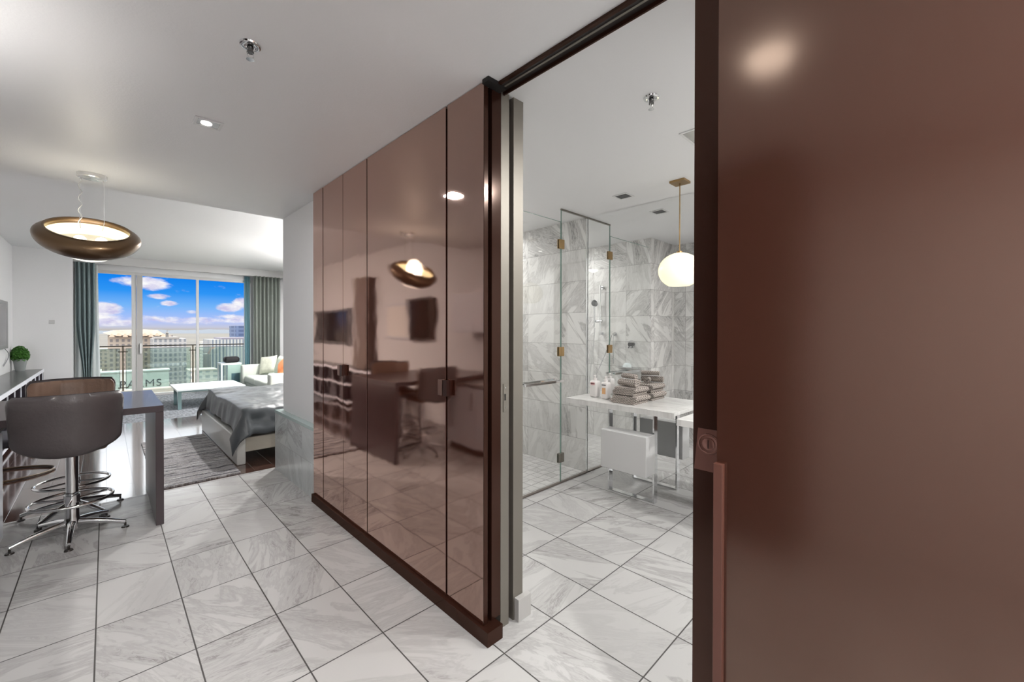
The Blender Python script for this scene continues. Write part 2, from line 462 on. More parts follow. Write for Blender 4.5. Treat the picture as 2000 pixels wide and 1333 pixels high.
# overhead track
t = thing('door_track', 'dark brown ceiling track with a steel rail line above the bathroom doorway', 'door track', (1.40, .6, 2.64))
bm = box(1.352, 1.368, -1.69, 1.519, 2.688, HC - .001); bx(bm, 1.424, 1.432, -1.69, 1.519, 2.678, HC - .001)
obj('channel', bm, LACQD, t)
obj('rail', box(1.388, 1.398, -1.69, 1.519, 2.690, HC - .007), STEEL, t)
obj('slot', box(1.369, 1.4235, -1.69, 1.519, HC - .0065, HC - .002), mat('track_slot', rgb(34, 26, 23), .6), t)

# window wall: header board, jambs, sliding frame
WY = 12.6
struct('trim_1', box(-.47, 3.5, 12.30, 12.42, 2.90, BC - .001), FRAMEW)
struct('wall_window_head', box(-.47, 3.5, 12.55, 12.7, 2.80, BC - .001), WHITE)
struct('wall_window_side', box(2.72, 3.5, 12.55, 12.75, 0, 2.80), WHITE)
w1 = struct('window_1', box(-.469, 2.72, 12.56, 12.66, 0, .05), FRAMEW)
def wpart(n, b, m): return obj(n, b, m, w1)
wpart('head_frame', box(-.469, 2.72, 12.56, 12.66, 2.735, 2.799), FRAMEW)
bm = box(-.469, -.14, 12.54, 12.66, .051, 2.734)
wpart('side_frame', bm, FRAMEW)
wpart('door_stile', box(.415, .495, 12.57, 12.63, .051, 2.734), FRAMEW)
wpart('door_stile', box(.50, .598, 12.55, 12.60, .051, 2.734), mat('grey_stile', rgb(188, 186, 184), .35))
wpart('mullion', box(1.575, 1.625, 12.56, 12.63, .051, 2.734), FRAMEW)
wpart('side_frame', box(2.58, 2.64, 12.56, 12.64, .051, 2.734), FRAMEW)
wpart('handle', box(.545, .575, 12.51, 12.549, .97, 1.20, bev=.006), mat('white_handle', rgb(240, 240, 240), .3))
for a, b in ((-.139, .414), (.599, 1.574), (1.626, 2.579)):
    wpart('pane', box(a, b, 12.60, 12.606, .051, 2.734), GLASS_W)

# marble half wall beside the wardrobe
struct('wall_half', box(1.31, 1.3699, 3.815, 5.01, 0, .605), WAINS)
struct('wall_half_end', box(1.3701, 1.62, 4.931, 5.01, 0, .605), WAINS)
bm = box(1.308, 1.3699, 3.815, 5.014, .606, .638, bev=.002); bx(bm, 1.3701, 1.62, 4.931, 5.014, .606, .638)
struct('trim_6', bm, mat('half_wall_cap', rgb(168, 186, 184), .12))

# ------------------------------------------------------------------ wardrobe
t = thing('wardrobe', 'tall glossy brown lacquered wardrobe with handles, left of the bathroom doorway', 'wardrobe', (1.36, 2.66, 0))
bm = box(1.326, 1.351, 1.545, 3.81, .072, 2.665)
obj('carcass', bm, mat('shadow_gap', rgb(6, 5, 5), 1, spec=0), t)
obj('end_panel', box(1.352, 1.4115, 1.521, 1.66, .072, 2.699), LACQD, t)
obj('plinth', box(1.281, 1.378, 1.467, 3.814, 0, .07, bev=.0015), LACQD, t)
obj('top_rail', box(1.288, 1.40, 1.475, 1.5195, 2.678, 2.6995), BLACK, t)
seams = [1.522, 1.826, 2.768, 3.177, 3.586, 3.813]
gaps = {1.826: .0075, 2.768: .005, 3.177: .0022, 3.586: .0065}
for a, b in zip(seams, seams[1:]):
    g0 = gaps.get(a, 0) ; g1 = gaps.get(b, 0)
    obj('door', box(1.30, 1.325, a + g0, b - g1, .073, 2.697, bev=.0012, seg=2), LACQ, t)
HAND = mat('pull_metal', rgb(150, 120, 110), .28, .9)
HANDD = mat('pull_dark', rgb(66, 44, 40), .3, .6)
doors = [c for c in t.children if c.name.startswith('door')]
def pull(dy0, dy1, z0, z1, parent, m):
    bm = box(1.272, 1.278, dy0, dy1, z0, z1, bev=.0008)
    bx(bm, 1.278, 1.2995, (dy0 + dy1) / 2 - .004, (dy0 + dy1) / 2 + .004, z0, z1)
    obj('handle', bm, m, parent)
obj('edge_strip', box(1.3003, 1.3247, 1.5185, 1.5217, .073, 2.677), LACQD, doors[0])
pull(1.785, 1.821, 1.155, 1.237, doors[0], HANDD); pull(1.832, 1.868, 1.155, 1.237, doors[1], HAND)
pull(3.135, 3.173, 1.155, 1.237, doors[2], HANDD); pull(3.181, 3.219, 1.155, 1.237, doors[3], HAND)

# sliding door leaf in its pocket
lf = thing('sliding_door', 'dark brown sliding door leaf pushed into the wall pocket, with lock plate', 'door', (1.40, 0, 0))
obj('leaf', box(1.385, 1.42, -.75, .557, .012, 2.684), LEAFM, lf)
bm = bmesh.new(); poly(bm, [(1.3835, .460, 1.183), (1.3835, .541, 1.183), (1.3835, .553, 1.047), (1.3835, .460, 1.047)], .0014, (1, 0, 0))
lp = obj('lock_plate', bm, mat('lock_plate_brown', rgb(120, 80, 70), .3, .25), lf)
bm = lathe(bmesh.new(), [(.034, 0), (.033, .003), (.029, .0035), (.027, .0015), (.020, .001), (.019, .004), (.012, .0055), (0, .0055)], (1.3834, .507, 1.136), 40, Matrix.Rotation(R(-90), 4, 'Y'))
obj('turn_knob', bm, mat('lock_turn', rgb(150, 108, 98), .2, .6), lp, smooth=30)
obj('turn_slot', box(1.3768, 1.3779, .505, .509, 1.122, 1.150), HANDD, lp)

# ------------------------------------------------------------------ ceiling fittings
def sprinkler(x, y, label):
    t = thing('fire_sprinkler', label, 'sprinkler', (x, y, HC))
    obj('escutcheon', lathe(bmesh.new(), [(.040, 0), (.038, -.006), (.030, -.009), (.020, -.006), (.018, 0)], (x, y, HC - .0005), 40), CHROME, t, smooth=40)
    bm = cyl(bmesh.new(), (x, y, HC - .03), .011, .029, (0, 0, 1), 20); cyl(bm, (x, y, HC - .034), .014, .006, (0, 0, 1), 6)
    obj('body', bm, mat('sprinkler_body', rgb(120, 120, 120), .25, 1), t, smooth=35)
    bm = bmesh.new()
    for s in (-1, 1): tube(bm, [(x + s * .009, y, HC - .033), (x + s * .012, y, HC - .045), (x + s * .003, y, HC - .058)], .0022, 8)
    obj('yoke', bm, CHROME, t, smooth=40)
    obj('deflector', cyl(bmesh.new(), (x, y, HC - .062), .015, .002, (0, 0, 1), 24), CHROME, t)
sprinkler(.438, 2.02, 'chrome fire sprinkler on the hall ceiling, nearer the camera than the square downlight')
sprinkler(2.006, 1.026, 'chrome fire sprinkler on the bathroom ceiling above the doorway')
LENS = mat('lamp_lens', rgb(255, 255, 250), .4, emit=(1, .97, .92, 1), estr=6)
GRILLE = mat('dark_louvre', rgb(74, 74, 76), .4, .4)
def downlight(x, y, zc, label, sx_=.066, sy_=.06, lens=True):
    t = thing('downlight', label, 'downlight', (x, y, zc), 'recessed ceiling downlights')
    bm = bmesh.new(); w = .014
    for (a, b, c, d_) in ((-sx_, sx_, -sy_, -sy_ + w), (-sx_, sx_, sy_ - w, sy_), (-sx_, -sx_ + w, -sy_ + w, sy_ - w), (sx_ - w, sx_, -sy_ + w, sy_ - w)):
        bx(bm, x + a, x + b, y + c, y + d_, zc - .006, zc - .0005)
    obj('frame', bm, mat('downlight_trim', rgb(214, 214, 214), .3), t)
    obj('reflector', box(x - sx_ + w + .0005, x + sx_ - w - .0005, y - sy_ + w + .0005, y + sy_ - w - .0005, zc - .0030, zc - .0005), mat('downlight_reflector', rgb(190, 190, 190), .25, .6) if lens else GRILLE, t)
    if lens: obj('lens', cyl(bmesh.new(), (x - .008, y + .004, zc - .0060), .026, .003, (0, 0, 1), 32), LENS, t)
    return t
downlight(.428, 2.95, HC, 'square recessed downlight glowing in the hall ceiling')
downlight(3.29, 1.945, HC, 'small square dark centred fitting in the bathroom ceiling near the shower', .07, .07, False)
downlight(2.60, .985, HC, 'square bathroom ceiling vent partly hidden by the brown sliding door', .11, .11, True)  # ceiling vent drawn with the downlight shape; its glowing lens is added
for o in list(bpy.data.objects):
    pass
# round surface light of the hall near the camera (seen as a glow in the brown wall)
t = thing('ceiling_light', 'round milky ceiling light mirrored in the brown wall panel', 'ceiling light', (.51, .51, HC))
obj('base', cyl(bmesh.new(), (.51, .51, HC - .012), .09, .0115, (0, 0, 1), 40), CHROME, t)
obj('diffuser', lathe(bmesh.new(), [(.085, -.012), (.088, -.03), (.075, -.05), (.045, -.062), (0, -.066)], (.51, .51, HC), 40), mat('milk_glass', rgb(255, 250, 240), .4, emit=(1, .94, .86, 1), estr=5), t, smooth=60)

# dish-shaped pendant of the bar table
PX, PY = -.085, 4.45
t = thing('pendant_lamp', 'bronze oval dish pendant lamp hanging above the bar table', 'pendant lamp', (PX, PY, 2.2))
rot = Matrix.Rotation(R(30), 4, 'X')
ra, rc_ = .292, .150
def ell(th): return (ra * math.cos(th), rc_ * math.sin(th))
th1 = math.acos(.225 / ra); th0 = -math.acos(.125 / ra)
outer = [ell(th0 + (th1 - th0) * k / 22) for k in range(23)]
outer = [(r_, z_ * (.62 if z_ > 0 else 1)) for r_, z_ in outer] + [(.238, .060), (.230, .050), (.226, .034), (.228, .018)]
inner = [(.236, .016), (.262, .006), (.272, -.02), (.262, -.05), (.235, -.075)]
cpt = (PX, PY, 2.205)
BRONZE = mat('bronze_shell', rgb(104, 82, 58), .34, .75, coat=.3)
obj('shell', lathe(bmesh.new(), outer, cpt, 64, rot), BRONZE, t, smooth=60)
obj('lip', lathe(bmesh.new(), [outer[-1], (.230, .015), inner[0]], cpt, 64, rot), mat('lamp_lip', rgb(170, 130, 92), .3, .5), t, smooth=60)
CREAM = mat('cream_liner', rgb(255, 250, 214), .5, emit=(1, .93, .68, 1), estr=.34)
obj('liner', lathe(bmesh.new(), inner, cpt, 64, rot), CREAM, t, smooth=60)
zb = outer[0][1]
obj('diffuser', lathe(bmesh.new(), [(.125, zb), (.118, zb - .02), (.09, zb - .034), (.05, zb - .042), (0, zb - .044)], cpt, 48, rot), mat('lamp_diffuser', rgb(250, 248, 236), .4, emit=(1, .96, .86, 1), estr=1.2), t, smooth=60)
obj('inner_plate', lathe(bmesh.new(), [(.235, -.075), (.1, -.078), (0, -.078)], cpt, 48, rot), mat('lamp_plate', rgb(170, 168, 172), .4), t)
for dx in (-.05, .065):
    bm = bmesh.new(); p = rot @ Vector((dx, -.02, -.03)); bmesh.ops.create_uvsphere(bm, u_segments=24, v_segments=16, radius=.036, matrix=Matrix.Translation(Vector(cpt) + p))
    obj('bulb', bm, mat('bulb_glass', rgb(255, 255, 255), .3, emit=(1, .98, .94, 1), estr=10), t, smooth=180)
bulb('pendant_lamp_light', Vector(cpt) + rot @ Vector((0, 0, .06)), .10, 1.7, (1, .92, .74))
CY = 4.56
bm = bmesh.new(); lathe(bm, [(.085, 0), (.085, -.026), (.08, -.030), (0, -.030)], (0, 0, 0), 48)
bmesh.ops.transform(bm, matrix=Matrix.Translation((-.07, CY, HC - .0005)) @ Matrix.Diagonal((1, .9, 1, 1)), verts=bm.verts)
obj('canopy', bm, mat('canopy_white_chrome', rgb(226, 226, 226), .12, .6), t, smooth=40)
for xc in (-.135, -.005):
    bm = tube(bmesh.new(), [(xc, CY, HC - .03), (xc, 4.5, 2.33), (xc * .9 - .01, 4.47, 2.26)], .0016, 6)
    obj('cable', bm, CHROME, t)
pts = []
for k in range(40):
    a = k / 39; pts.append((-.135 + .010 * math.sin(a * 26), CY - .06 * a + .010 * math.cos(a * 26), HC - .03 - .40 * a))
obj('flex', tube(bmesh.new(), pts, .0028, 6), mat('clear_flex', rgb(200, 200, 200), .2), t, smooth=60)

# globe pendants of the bathroom
def globe(x, y, label):
    t = thing('globe_pendant', label, 'pendant lamp', (x, y, 1.85), 'milk glass globe pendants')
    bm = bmesh.new(); bmesh.ops.create_cube(bm, size=1, matrix=Matrix.Translation((x, y, HC - .009)) @ Matrix.Diagonal((.12, .12, .017, 1)))
    obj('canopy', bm, BRASS, t)
    obj('rod', cyl(bmesh.new(), (x, y, 2.135), .0045, HC - .018 - 2.135, (0, 0, 1), 12), BRASS, t)
    obj('cap', cyl(bmesh.new(), (x, y, 2.118), .022, .02, (0, 0, 1), 24), BRASS, t)
    prof = []
    for k in range(25):
        th = PI / 2 - PI * k / 24 * .83
        prof.append((.163 * math.cos(th), 1.985 + .142 * math.sin(th)))
    prof[0] = (0, prof[0][1])
    prof += [(prof[-1][0] - .006, prof[-1][1] + .004), (0, prof[-1][1] + .012)]
    obj('globe', lathe(bmesh.new(), prof, (x, y, 0), 56), mat('opal_glass', rgb(255, 250, 225), .25, emit=(1, .93, .68, 1), estr=.46), t, smooth=60)
globe(3.29, 1.437, 'milky globe pendant on a brass rod hanging over the bathroom counter')

# added drum lamps, out of view, that brighten the rooms
def drum(x, y, zc, zb, p, label):
    t = thing('fill_drum', label, 'pendant lamp', (x, y, zb))
    obj('shade', lathe(bmesh.new(), [(.12, zb), (.12, zb + .2), (.117, zb + .2), (.117, zb), (.12, zb)], (x, y, 0), 40), mat('fill_drum_shade', rgb(240, 236, 226), .7, emit=(1, .95, .88, 1), estr=1.0), t, smooth=40)
    obj('cord', cyl(bmesh.new(), (x, y, zb + .12), .003, zc - .0005 - zb - .12, (0, 0, 1), 8), BLACK, t)
    bulb('fill_drum_light', (x, y, zb + .1), .05, p, (1, .97, .93))
drum(2.85, 6.5, BC, 1.5, 110, 'added unseen drum lamp above the head of the bed')
drum(2.95, 8.5, BC, 1.35, 100, 'added unseen drum lamp between the bed and the sofa')
drum(-.9, 2.4, HC, 1.7, 60, 'added unseen drum lamp above the kitchen worktop')

# ------------------------------------------------------------------ bathroom fittings
struct('trim_7', box(3.628, 3.6395, 2.566, 2.584, 0, HC - .001), CHROME)
tag(obj('wall_mirror', box(3.632, 3.6395, -.95, 2.56, .0015, HC - .002), MIRROR), 'floor to ceiling wall mirror behind the marble bathroom counter', 'mirror')
gp = thing('shower_screen', 'fixed clear glass shower panel beside the mirror wall', 'shower screen', (3.41, 2.575, 0))
obj('pane', box(3.199, 3.627, 2.570, 2.580, .013, 2.684), GLASS_SH, gp)
obj('edge', box(3.1965, 3.1988, 2.570, 2.580, .013, 2.684), GLASS_EDGE, gp)
obj('head_channel', box(3.1965, 3.627, 2.566, 2.584, 2.685, HC - .001), STEEL, gp)
gd = thing('shower_door', 'clear glass shower door with a steel bar and brass hinges', 'shower door', (3.19, 2.575, 0))
obj('pane', box(2.30, 3.1905, 2.570, 2.580, .016, 2.567), GLASS_SH, gd)
obj('edge', box(3.191, 3.1935, 2.570, 2.580, .016, 2.567), GLASS_EDGE, gd)
obj('edge', box(2.30, 3.1905, 2.570, 2.580, 2.5675, 2.570), GLASS_EDGE, gd)
for zz in (2.35, 1.295, .25):
    bm = box(3.155, 3.194, 2.562, 2.5695, zz - .045, zz + .045, bev=.001); bx(bm, 3.196, 3.236, 2.562, 2.5695, zz - .045, zz + .045, bev=.001)
    bx(bm, 3.155, 3.236, 2.5805, 2.588, zz - .045, zz + .045, bev=.001)
    h = obj('hinge', bm, BRASS if zz > .5 else STEEL, gd)
bm = box(2.62, 3.17, 2.515, 2.525, 1.003, 1.027); bx(bm, 2.62, 3.17, 2.625, 2.635, 1.003, 1.027)
for xx in (2.68, 3.13): bx(bm, xx, xx + .02, 2.525, 2.5695, 1.008, 1.022); bx(bm, xx, xx + .02, 2.5805, 2.625, 1.008, 1.022)
obj('handle_bar', bm, CHROME, gd)
struct('trim_8', box(2.246, 3.627, 2.560, 2.590, 0, .012), mat('threshold_metal', rgb(120, 112, 106), .4, .6))

# shower fittings on the wall opposite the mirror (seen in it)
SX = 2.245
t = thing('hand_shower', 'chrome hand shower on a wall slide bar, seen in the mirror', 'hand shower', (SX, 3.30, 1.46))
obj('slide_bar', cyl(bmesh.new(), (SX + .06, 3.292, 1.44), .011, .70, (0, 0, 1), 20), CHROME, t, smooth=40)
for zz in (1.465, 2.11):
    bm = cyl(bmesh.new(), (SX + .0005, 3.292, zz), .024, .014, (1, 0, 0), 24); cyl(bm, (SX + .014, 3.292, zz), .012, .05, (1, 0, 0), 16)
    obj('bracket', bm, CHROME, t, smooth=40)
bm = cyl(bmesh.new(), (SX + .045, 3.27, 1.635), .022, .1, (0, 1, 0), 20); obj('holder', bm, CHROME, t, smooth=40)
bm = tube(bmesh.new(), [(SX + .07, 3.385, 1.55), (SX + .08, 3.372, 1.70), (SX + .09, 3.372, 1.84)], [.010, .013, .016], 14)
h = obj('handset', bm, CHROME, t, smooth=50)
obj('shower_head', cyl(bmesh.new(), (SX + .075, 3.372, 1.89), .05, .03, (1, .05, -.35), 28, .036), mat('dark_chrome', rgb(110, 112, 114), .2, 1), t, smooth=40)
pts = []
for k in range(30):
    a = k / 29; pts.append((SX + .05 + .05 * math.sin(a * PI), 3.385 + .08 * math.sin(a * PI * .9) - .30 * a ** 3, 1.54 - .74 * math.sin(a * PI) ** .8 - .10 * a + .0))
obj('hose', tube(bmesh.new(), pts, .0065, 8), CHROME, t, smooth=60)
t = thing('shower_valve', 'chrome round shower mixer valve with lever on the marble wall', 'shower valve', (SX, 2.835, 1.32))
obj('rosette', cyl(bmesh.new(), (SX + .0005, 2.835, 1.32), .052, .01, (1, 0, 0), 36), CHROME, t, smooth=40)
bm = cyl(bmesh.new(), (SX + .011, 2.835, 1.32), .024, .05, (1, 0, 0), 24); tube(bm, [(SX + .05, 2.835, 1.32), (SX + .055, 2.85, 1.27)], .006, 10)
obj('lever', bm, mat('valve_dark', rgb(90, 90, 92), .2, 1), t, smooth=40)
t = thing('shower_outlet', 'small chrome wall outlet where the shower hose meets the wall', 'shower outlet', (SX, 3.085, 1.45))
bm = cyl(bmesh.new(), (SX + .0005, 3.085, 1.455), .028, .012, (1, 0, 0), 24); cyl(bm, (SX + .012, 3.085, 1.455), .013, .04, (1, 0, 0), 16)
obj('body', bm, CHROME, t, smooth=40)
obj('pipe', tube(bmesh.new(), [(SX + .045, 3.085, 1.455), (SX + .05, 3.085, 1.40), (SX + .05, 3.08, 1.05)], .006, 8), CHROME, t, smooth=50)

# marble counter with chrome legs and hanging white drawer
t = thing('vanity_counter', 'veined white marble counter slab on flat chrome legs before the mirror', 'vanity counter', (3.44, 2.0, 0))
obj('slab', box(3.255, 3.6315, 1.46, 2.556, .832, .838, bev=.001), SLAB, t)
bm = box(3.255, 3.275, 1.46, 2.556, .790, .8318); bx(bm, 3.2755, 3.6315, 1.46, 2.556, .812, .8318)
obj('apron', bm, SLAB, t)
for xf in (3.405,):
    bm = bmesh.new()
    bx(bm, xf - .030, xf + .030, 1.690, 1.704, .0125, .8118); bx(bm, xf - .030, xf + .030, 2.136, 2.150, .0125, .8118)
    bx(bm, xf - .030, xf + .030, 1.690, 2.150, 0, .0124)
    obj('leg_frame', bm, CHROME, t)
tag(obj('drawer_box', box(3.20, 3.355, 1.672, 2.115, .272, .612, bev=.004), mat('white_lacquer', rgb(206, 206, 206), .25)), 'white box drawer stool between the chrome legs under the marble counter', 'drawer box')
o = bpy.data.objects['drawer_box']
t = thing('vanity_basin', 'lower thick marble vanity top at the right end of the counter, by the door', 'vanity', (3.4, .7, .74))
obj('top', box(3.20, 3.6315, -.6, 1.418, .755, .807, bev=.002), SLAB, t)
obj('bracket', box(3.5, 3.6315, -.5, 1.2, .62, .7548), WALL_X, t)

# towels
def towel_mat():
    m, t, b = newmat('grey_chevron_towel')
    tc = t.node('ShaderNodeTexCoord').outputs['Object']
    s = t.node('ShaderNodeSeparateXYZ', {0: tc})
    zig = t.math('PINGPONG', t.math('MULTIPLY', t.math('ADD', s.outputs[1], t.math('MULTIPLY', s.outputs[0], .6)), 1.0), .012)
    w = t.math('SINE', t.math('MULTIPLY', t.math('ADD', s.outputs[2], t.math('MULTIPLY', zig, .9)), 430))
    n = t.noise(tc, 90, 3, .6)
    k = t.math('ADD', t.math('MULTIPLY', w, .6), n)
    t.l.new(t.mix(t.maprange(k, .0, 1.0, 0, 1), rgb(84, 76, 72), rgb(200, 190, 182)), b.inputs['Base Color'])
    b.inputs['Roughness'].default_value = .95
    bn = t.node('ShaderNodeBump', {'Height': k, 'Strength': .8, 'Distance': .003}); t.l.new(bn.outputs[0], b.inputs['Normal'])
    return m
TOWEL = towel_mat()
def folded(z0, y0, y1, x0, x1, h, label):
    """a bath towel folded in three: a band bent back and forth, with its layer ends at +x"""
    bm = bmesh.new(); n = 3; th = h / n * .92; prof = []
    # cross section in (y,z): zigzag band
    path = []
    for k in range(n):
        zz = z0 + th / 2 + k * h / n
        a, b = (y0 + th / 2, y1 - th / 2) if k % 2 == 0 else (y1 - th / 2, y0 + th / 2)
        for i in range(7): path.append((a + (b - a) * i / 6, zz))
        if k < n - 1:
            s = 1 if k % 2 == 0 else -1
            for i in range(1, 5):
                an = -PI / 2 + PI * i / 5; path.append((b + s * th * .5 * math.cos(an) * 1.0, zz + h / n / 2 + h / n / 2 * math.sin(an)))
    NX = 8
    left, right = [], []
    for i, (yy, zz) in enumerate(path):
        a = path[max(0, i - 1)]; b = path[min(len(path) - 1, i + 1)]
        tx, tz = b[0] - a[0], b[1] - a[1]; L = math.hypot(tx, tz) or 1
        left.append((yy - tz / L * th / 2, zz + tx / L * th / 2)); right.append((yy + tz / L * th / 2, zz - tx / L * th / 2))
    loop = left + right[::-1]
    rows = []
    for i in range(NX + 1):
        x = x0 + (x1 - x0) * i / NX
        e = .90 if i in (0, NX) else 1
        rows.append([bm.verts.new((x + .003 * noise.noise(Vector((yy * 30, zz * 30, i))), yy, z0 + (zz - z0) * e + (0.0015 if i in (0, NX) else 0))) for yy, zz in loop])
    for A, B in zip(rows, rows[1:]):
        for k in range(len(loop)): bm.faces.new((A[k], A[(k + 1) % len(loop)], B[(k + 1) % len(loop)], B[k]))
    L2 = len(left)
    for row in (rows[0], rows[-1]):
        for k in range(L2 - 1): bm.faces.new((row[k], row[k + 1], row[2 * L2 - 2 - k], row[2 * L2 - 1 - k]))
    return tag(obj('folded_towel', bm, TOWEL, smooth=50), label, 'towel', 'grey patterned towels on the counter')
def roll(c, axis, L, rad, label):
    """spirally rolled towel"""
    bm = bmesh.new(); ax = Vector(axis).normalized(); s = ax.cross(Vector((0, 0, 1))).normalized(); w = s.cross(ax)
    turns = 3.2; N = 90; th = rad / (turns + .4) * .86; pts = []
    for i in range(N + 1):
        a = i / N; an = a * turns * 2 * PI; r_ = rad * .16 + (rad * .84 - th / 2) * a
        pts.append((an, r_))
    rows = []
    for (an, r_) in pts:
        q = []
        for rr_, l in ((r_ + th / 2, -.5), (r_ + th / 2, .5), (r_ - th / 2, .5), (r_ - th / 2, -.5)):
            q.append(bm.verts.new(Vector(c) + ax * (l * L) + s * (rr_ * math.cos(an)) + w * (rr_ * math.sin(an) * .93)))
        rows.append(q)
    for A, B in zip(rows, rows[1:]):
        for k in range(4): bm.faces.new((A[k], A[(k + 1) % 4], B[(k + 1) % 4], B[k]))
    bm.faces.new(rows[0]); bm.faces.new(rows[-1][::-1])
    return tag(obj('rolled_towel', bm, TOWEL, smooth=50), label, 'towel', 'grey patterned towels on the counter')
SZ = .8385
folded(SZ, 1.85, 2.09, 3.335, 3.60, .078, 'grey patterned bath towel folded flat, lowest on the marble counter')
folded(SZ + .079, 1.86, 2.07, 3.34, 3.595, .074, 'grey patterned bath towel folded flat, upper of the two folded ones')
roll((3.40, 1.955, SZ + .154 + .033), (.25, 1, 0), .21, .034, 'thick grey patterned rolled towel lying in front on the folded towels')
roll((3.50, 1.955, SZ + .154 + .030), (.9, -.35, 0), .12, .031, 'grey rolled towel with its spiral end showing beside the thick roll')
roll((3.43, 1.96, SZ + .154 + .092), (.3, 1, 0), .17, .026, 'thin grey rolled towel on top of the towel pile')

def bottle(x, y, label, h, w, body, capm, mark, tap=True):
    t = thing('pump_bottle', label, 'bottle', (x, y, SZ), 'white pump bottles')
    bm = box(x - w / 2, x + w / 2, y - w / 2, y + w / 2, SZ, SZ + h, bev=w * .22, seg=4)
    obj('body', bm, body, t, smooth=40)
    bm = cyl(bmesh.new(), (x, y, SZ + h + .0003), w * .26, .022, (0, 0, 1), 24)
    cyl(bm, (x, y, SZ + h + .022), w * .08, .026, (0, 0, 1), 12)
    bx(bm, x - .03, x + .012, y - .006, y + .006, SZ + h + .045, SZ + h + .055, bev=.002)
    obj('pump', bm, capm, t, smooth=40)
    obj('label_patch', box(x - w / 2 - .0008, x - w / 2 - .0002, y - w * .26, y + w * .26, SZ + h * mark[1], SZ + h * mark[2]), mark[0], t)
    obj('label_band', box(x - w / 2 - .0008, x - w / 2 - .0002, y - w * .30, y + w * .30, SZ + h * .80, SZ + h * .85), mark[3], t)
WPL = mat('bottle_white', rgb(226, 222, 220), .3)
bottle(3.50, 2.38, 'white pump bottle with pink band, left one on the marble counter', .165, .085, WPL, WPL, (mat('label_pink', rgb(222, 170, 172), .5), .74, .9, mat('label_red', rgb(186, 110, 112), .5)))
bottle(3.47, 2.235, 'white pump bottle with orange mark, right one next to the towels', .165, .075, WPL, WPL, (mat('label_orange', rgb(214, 166, 118), .5), .3, .66, mat('label_black', rgb(60, 58, 66), .5)))
t = thing('shower_shelf', 'dark steel shelf bar with a pale roll above the towels, on the shower wall', 'shelf', (SX, 2.86, 1.02))
obj('bar', box(SX + .001, SX + .10, 2.70, 3.02, 1.005, 1.016), CHROME, t)
obj('pale_roll', lathe(bmesh.new(), [(0, 0), (.06, .0), (.055, .03), (.03, .055), (0, .06)], (SX + .055, 2.87, 1.0165), 32), mat('pale_soap', rgb(214, 222, 224), .3), t, smooth=50)

# ------------------------------------------------------------------ bar table
TD = mat('dark_espresso_veneer', rgb(62, 50, 54), .3, coat=.25, var=.12, vscale=3)
t = thing('bar_table', 'long dark bar table with a slab leg at its right end', 'table', (-.1, 4.75, 0))
obj('tabletop', box(-1.245, .318, 4.17, 5.33, .872, .92, bev=.002), TD, t)
obj('leg', box(.270, .318, 4.17, 5.33, 0, .8715, bev=.002), TD, t)

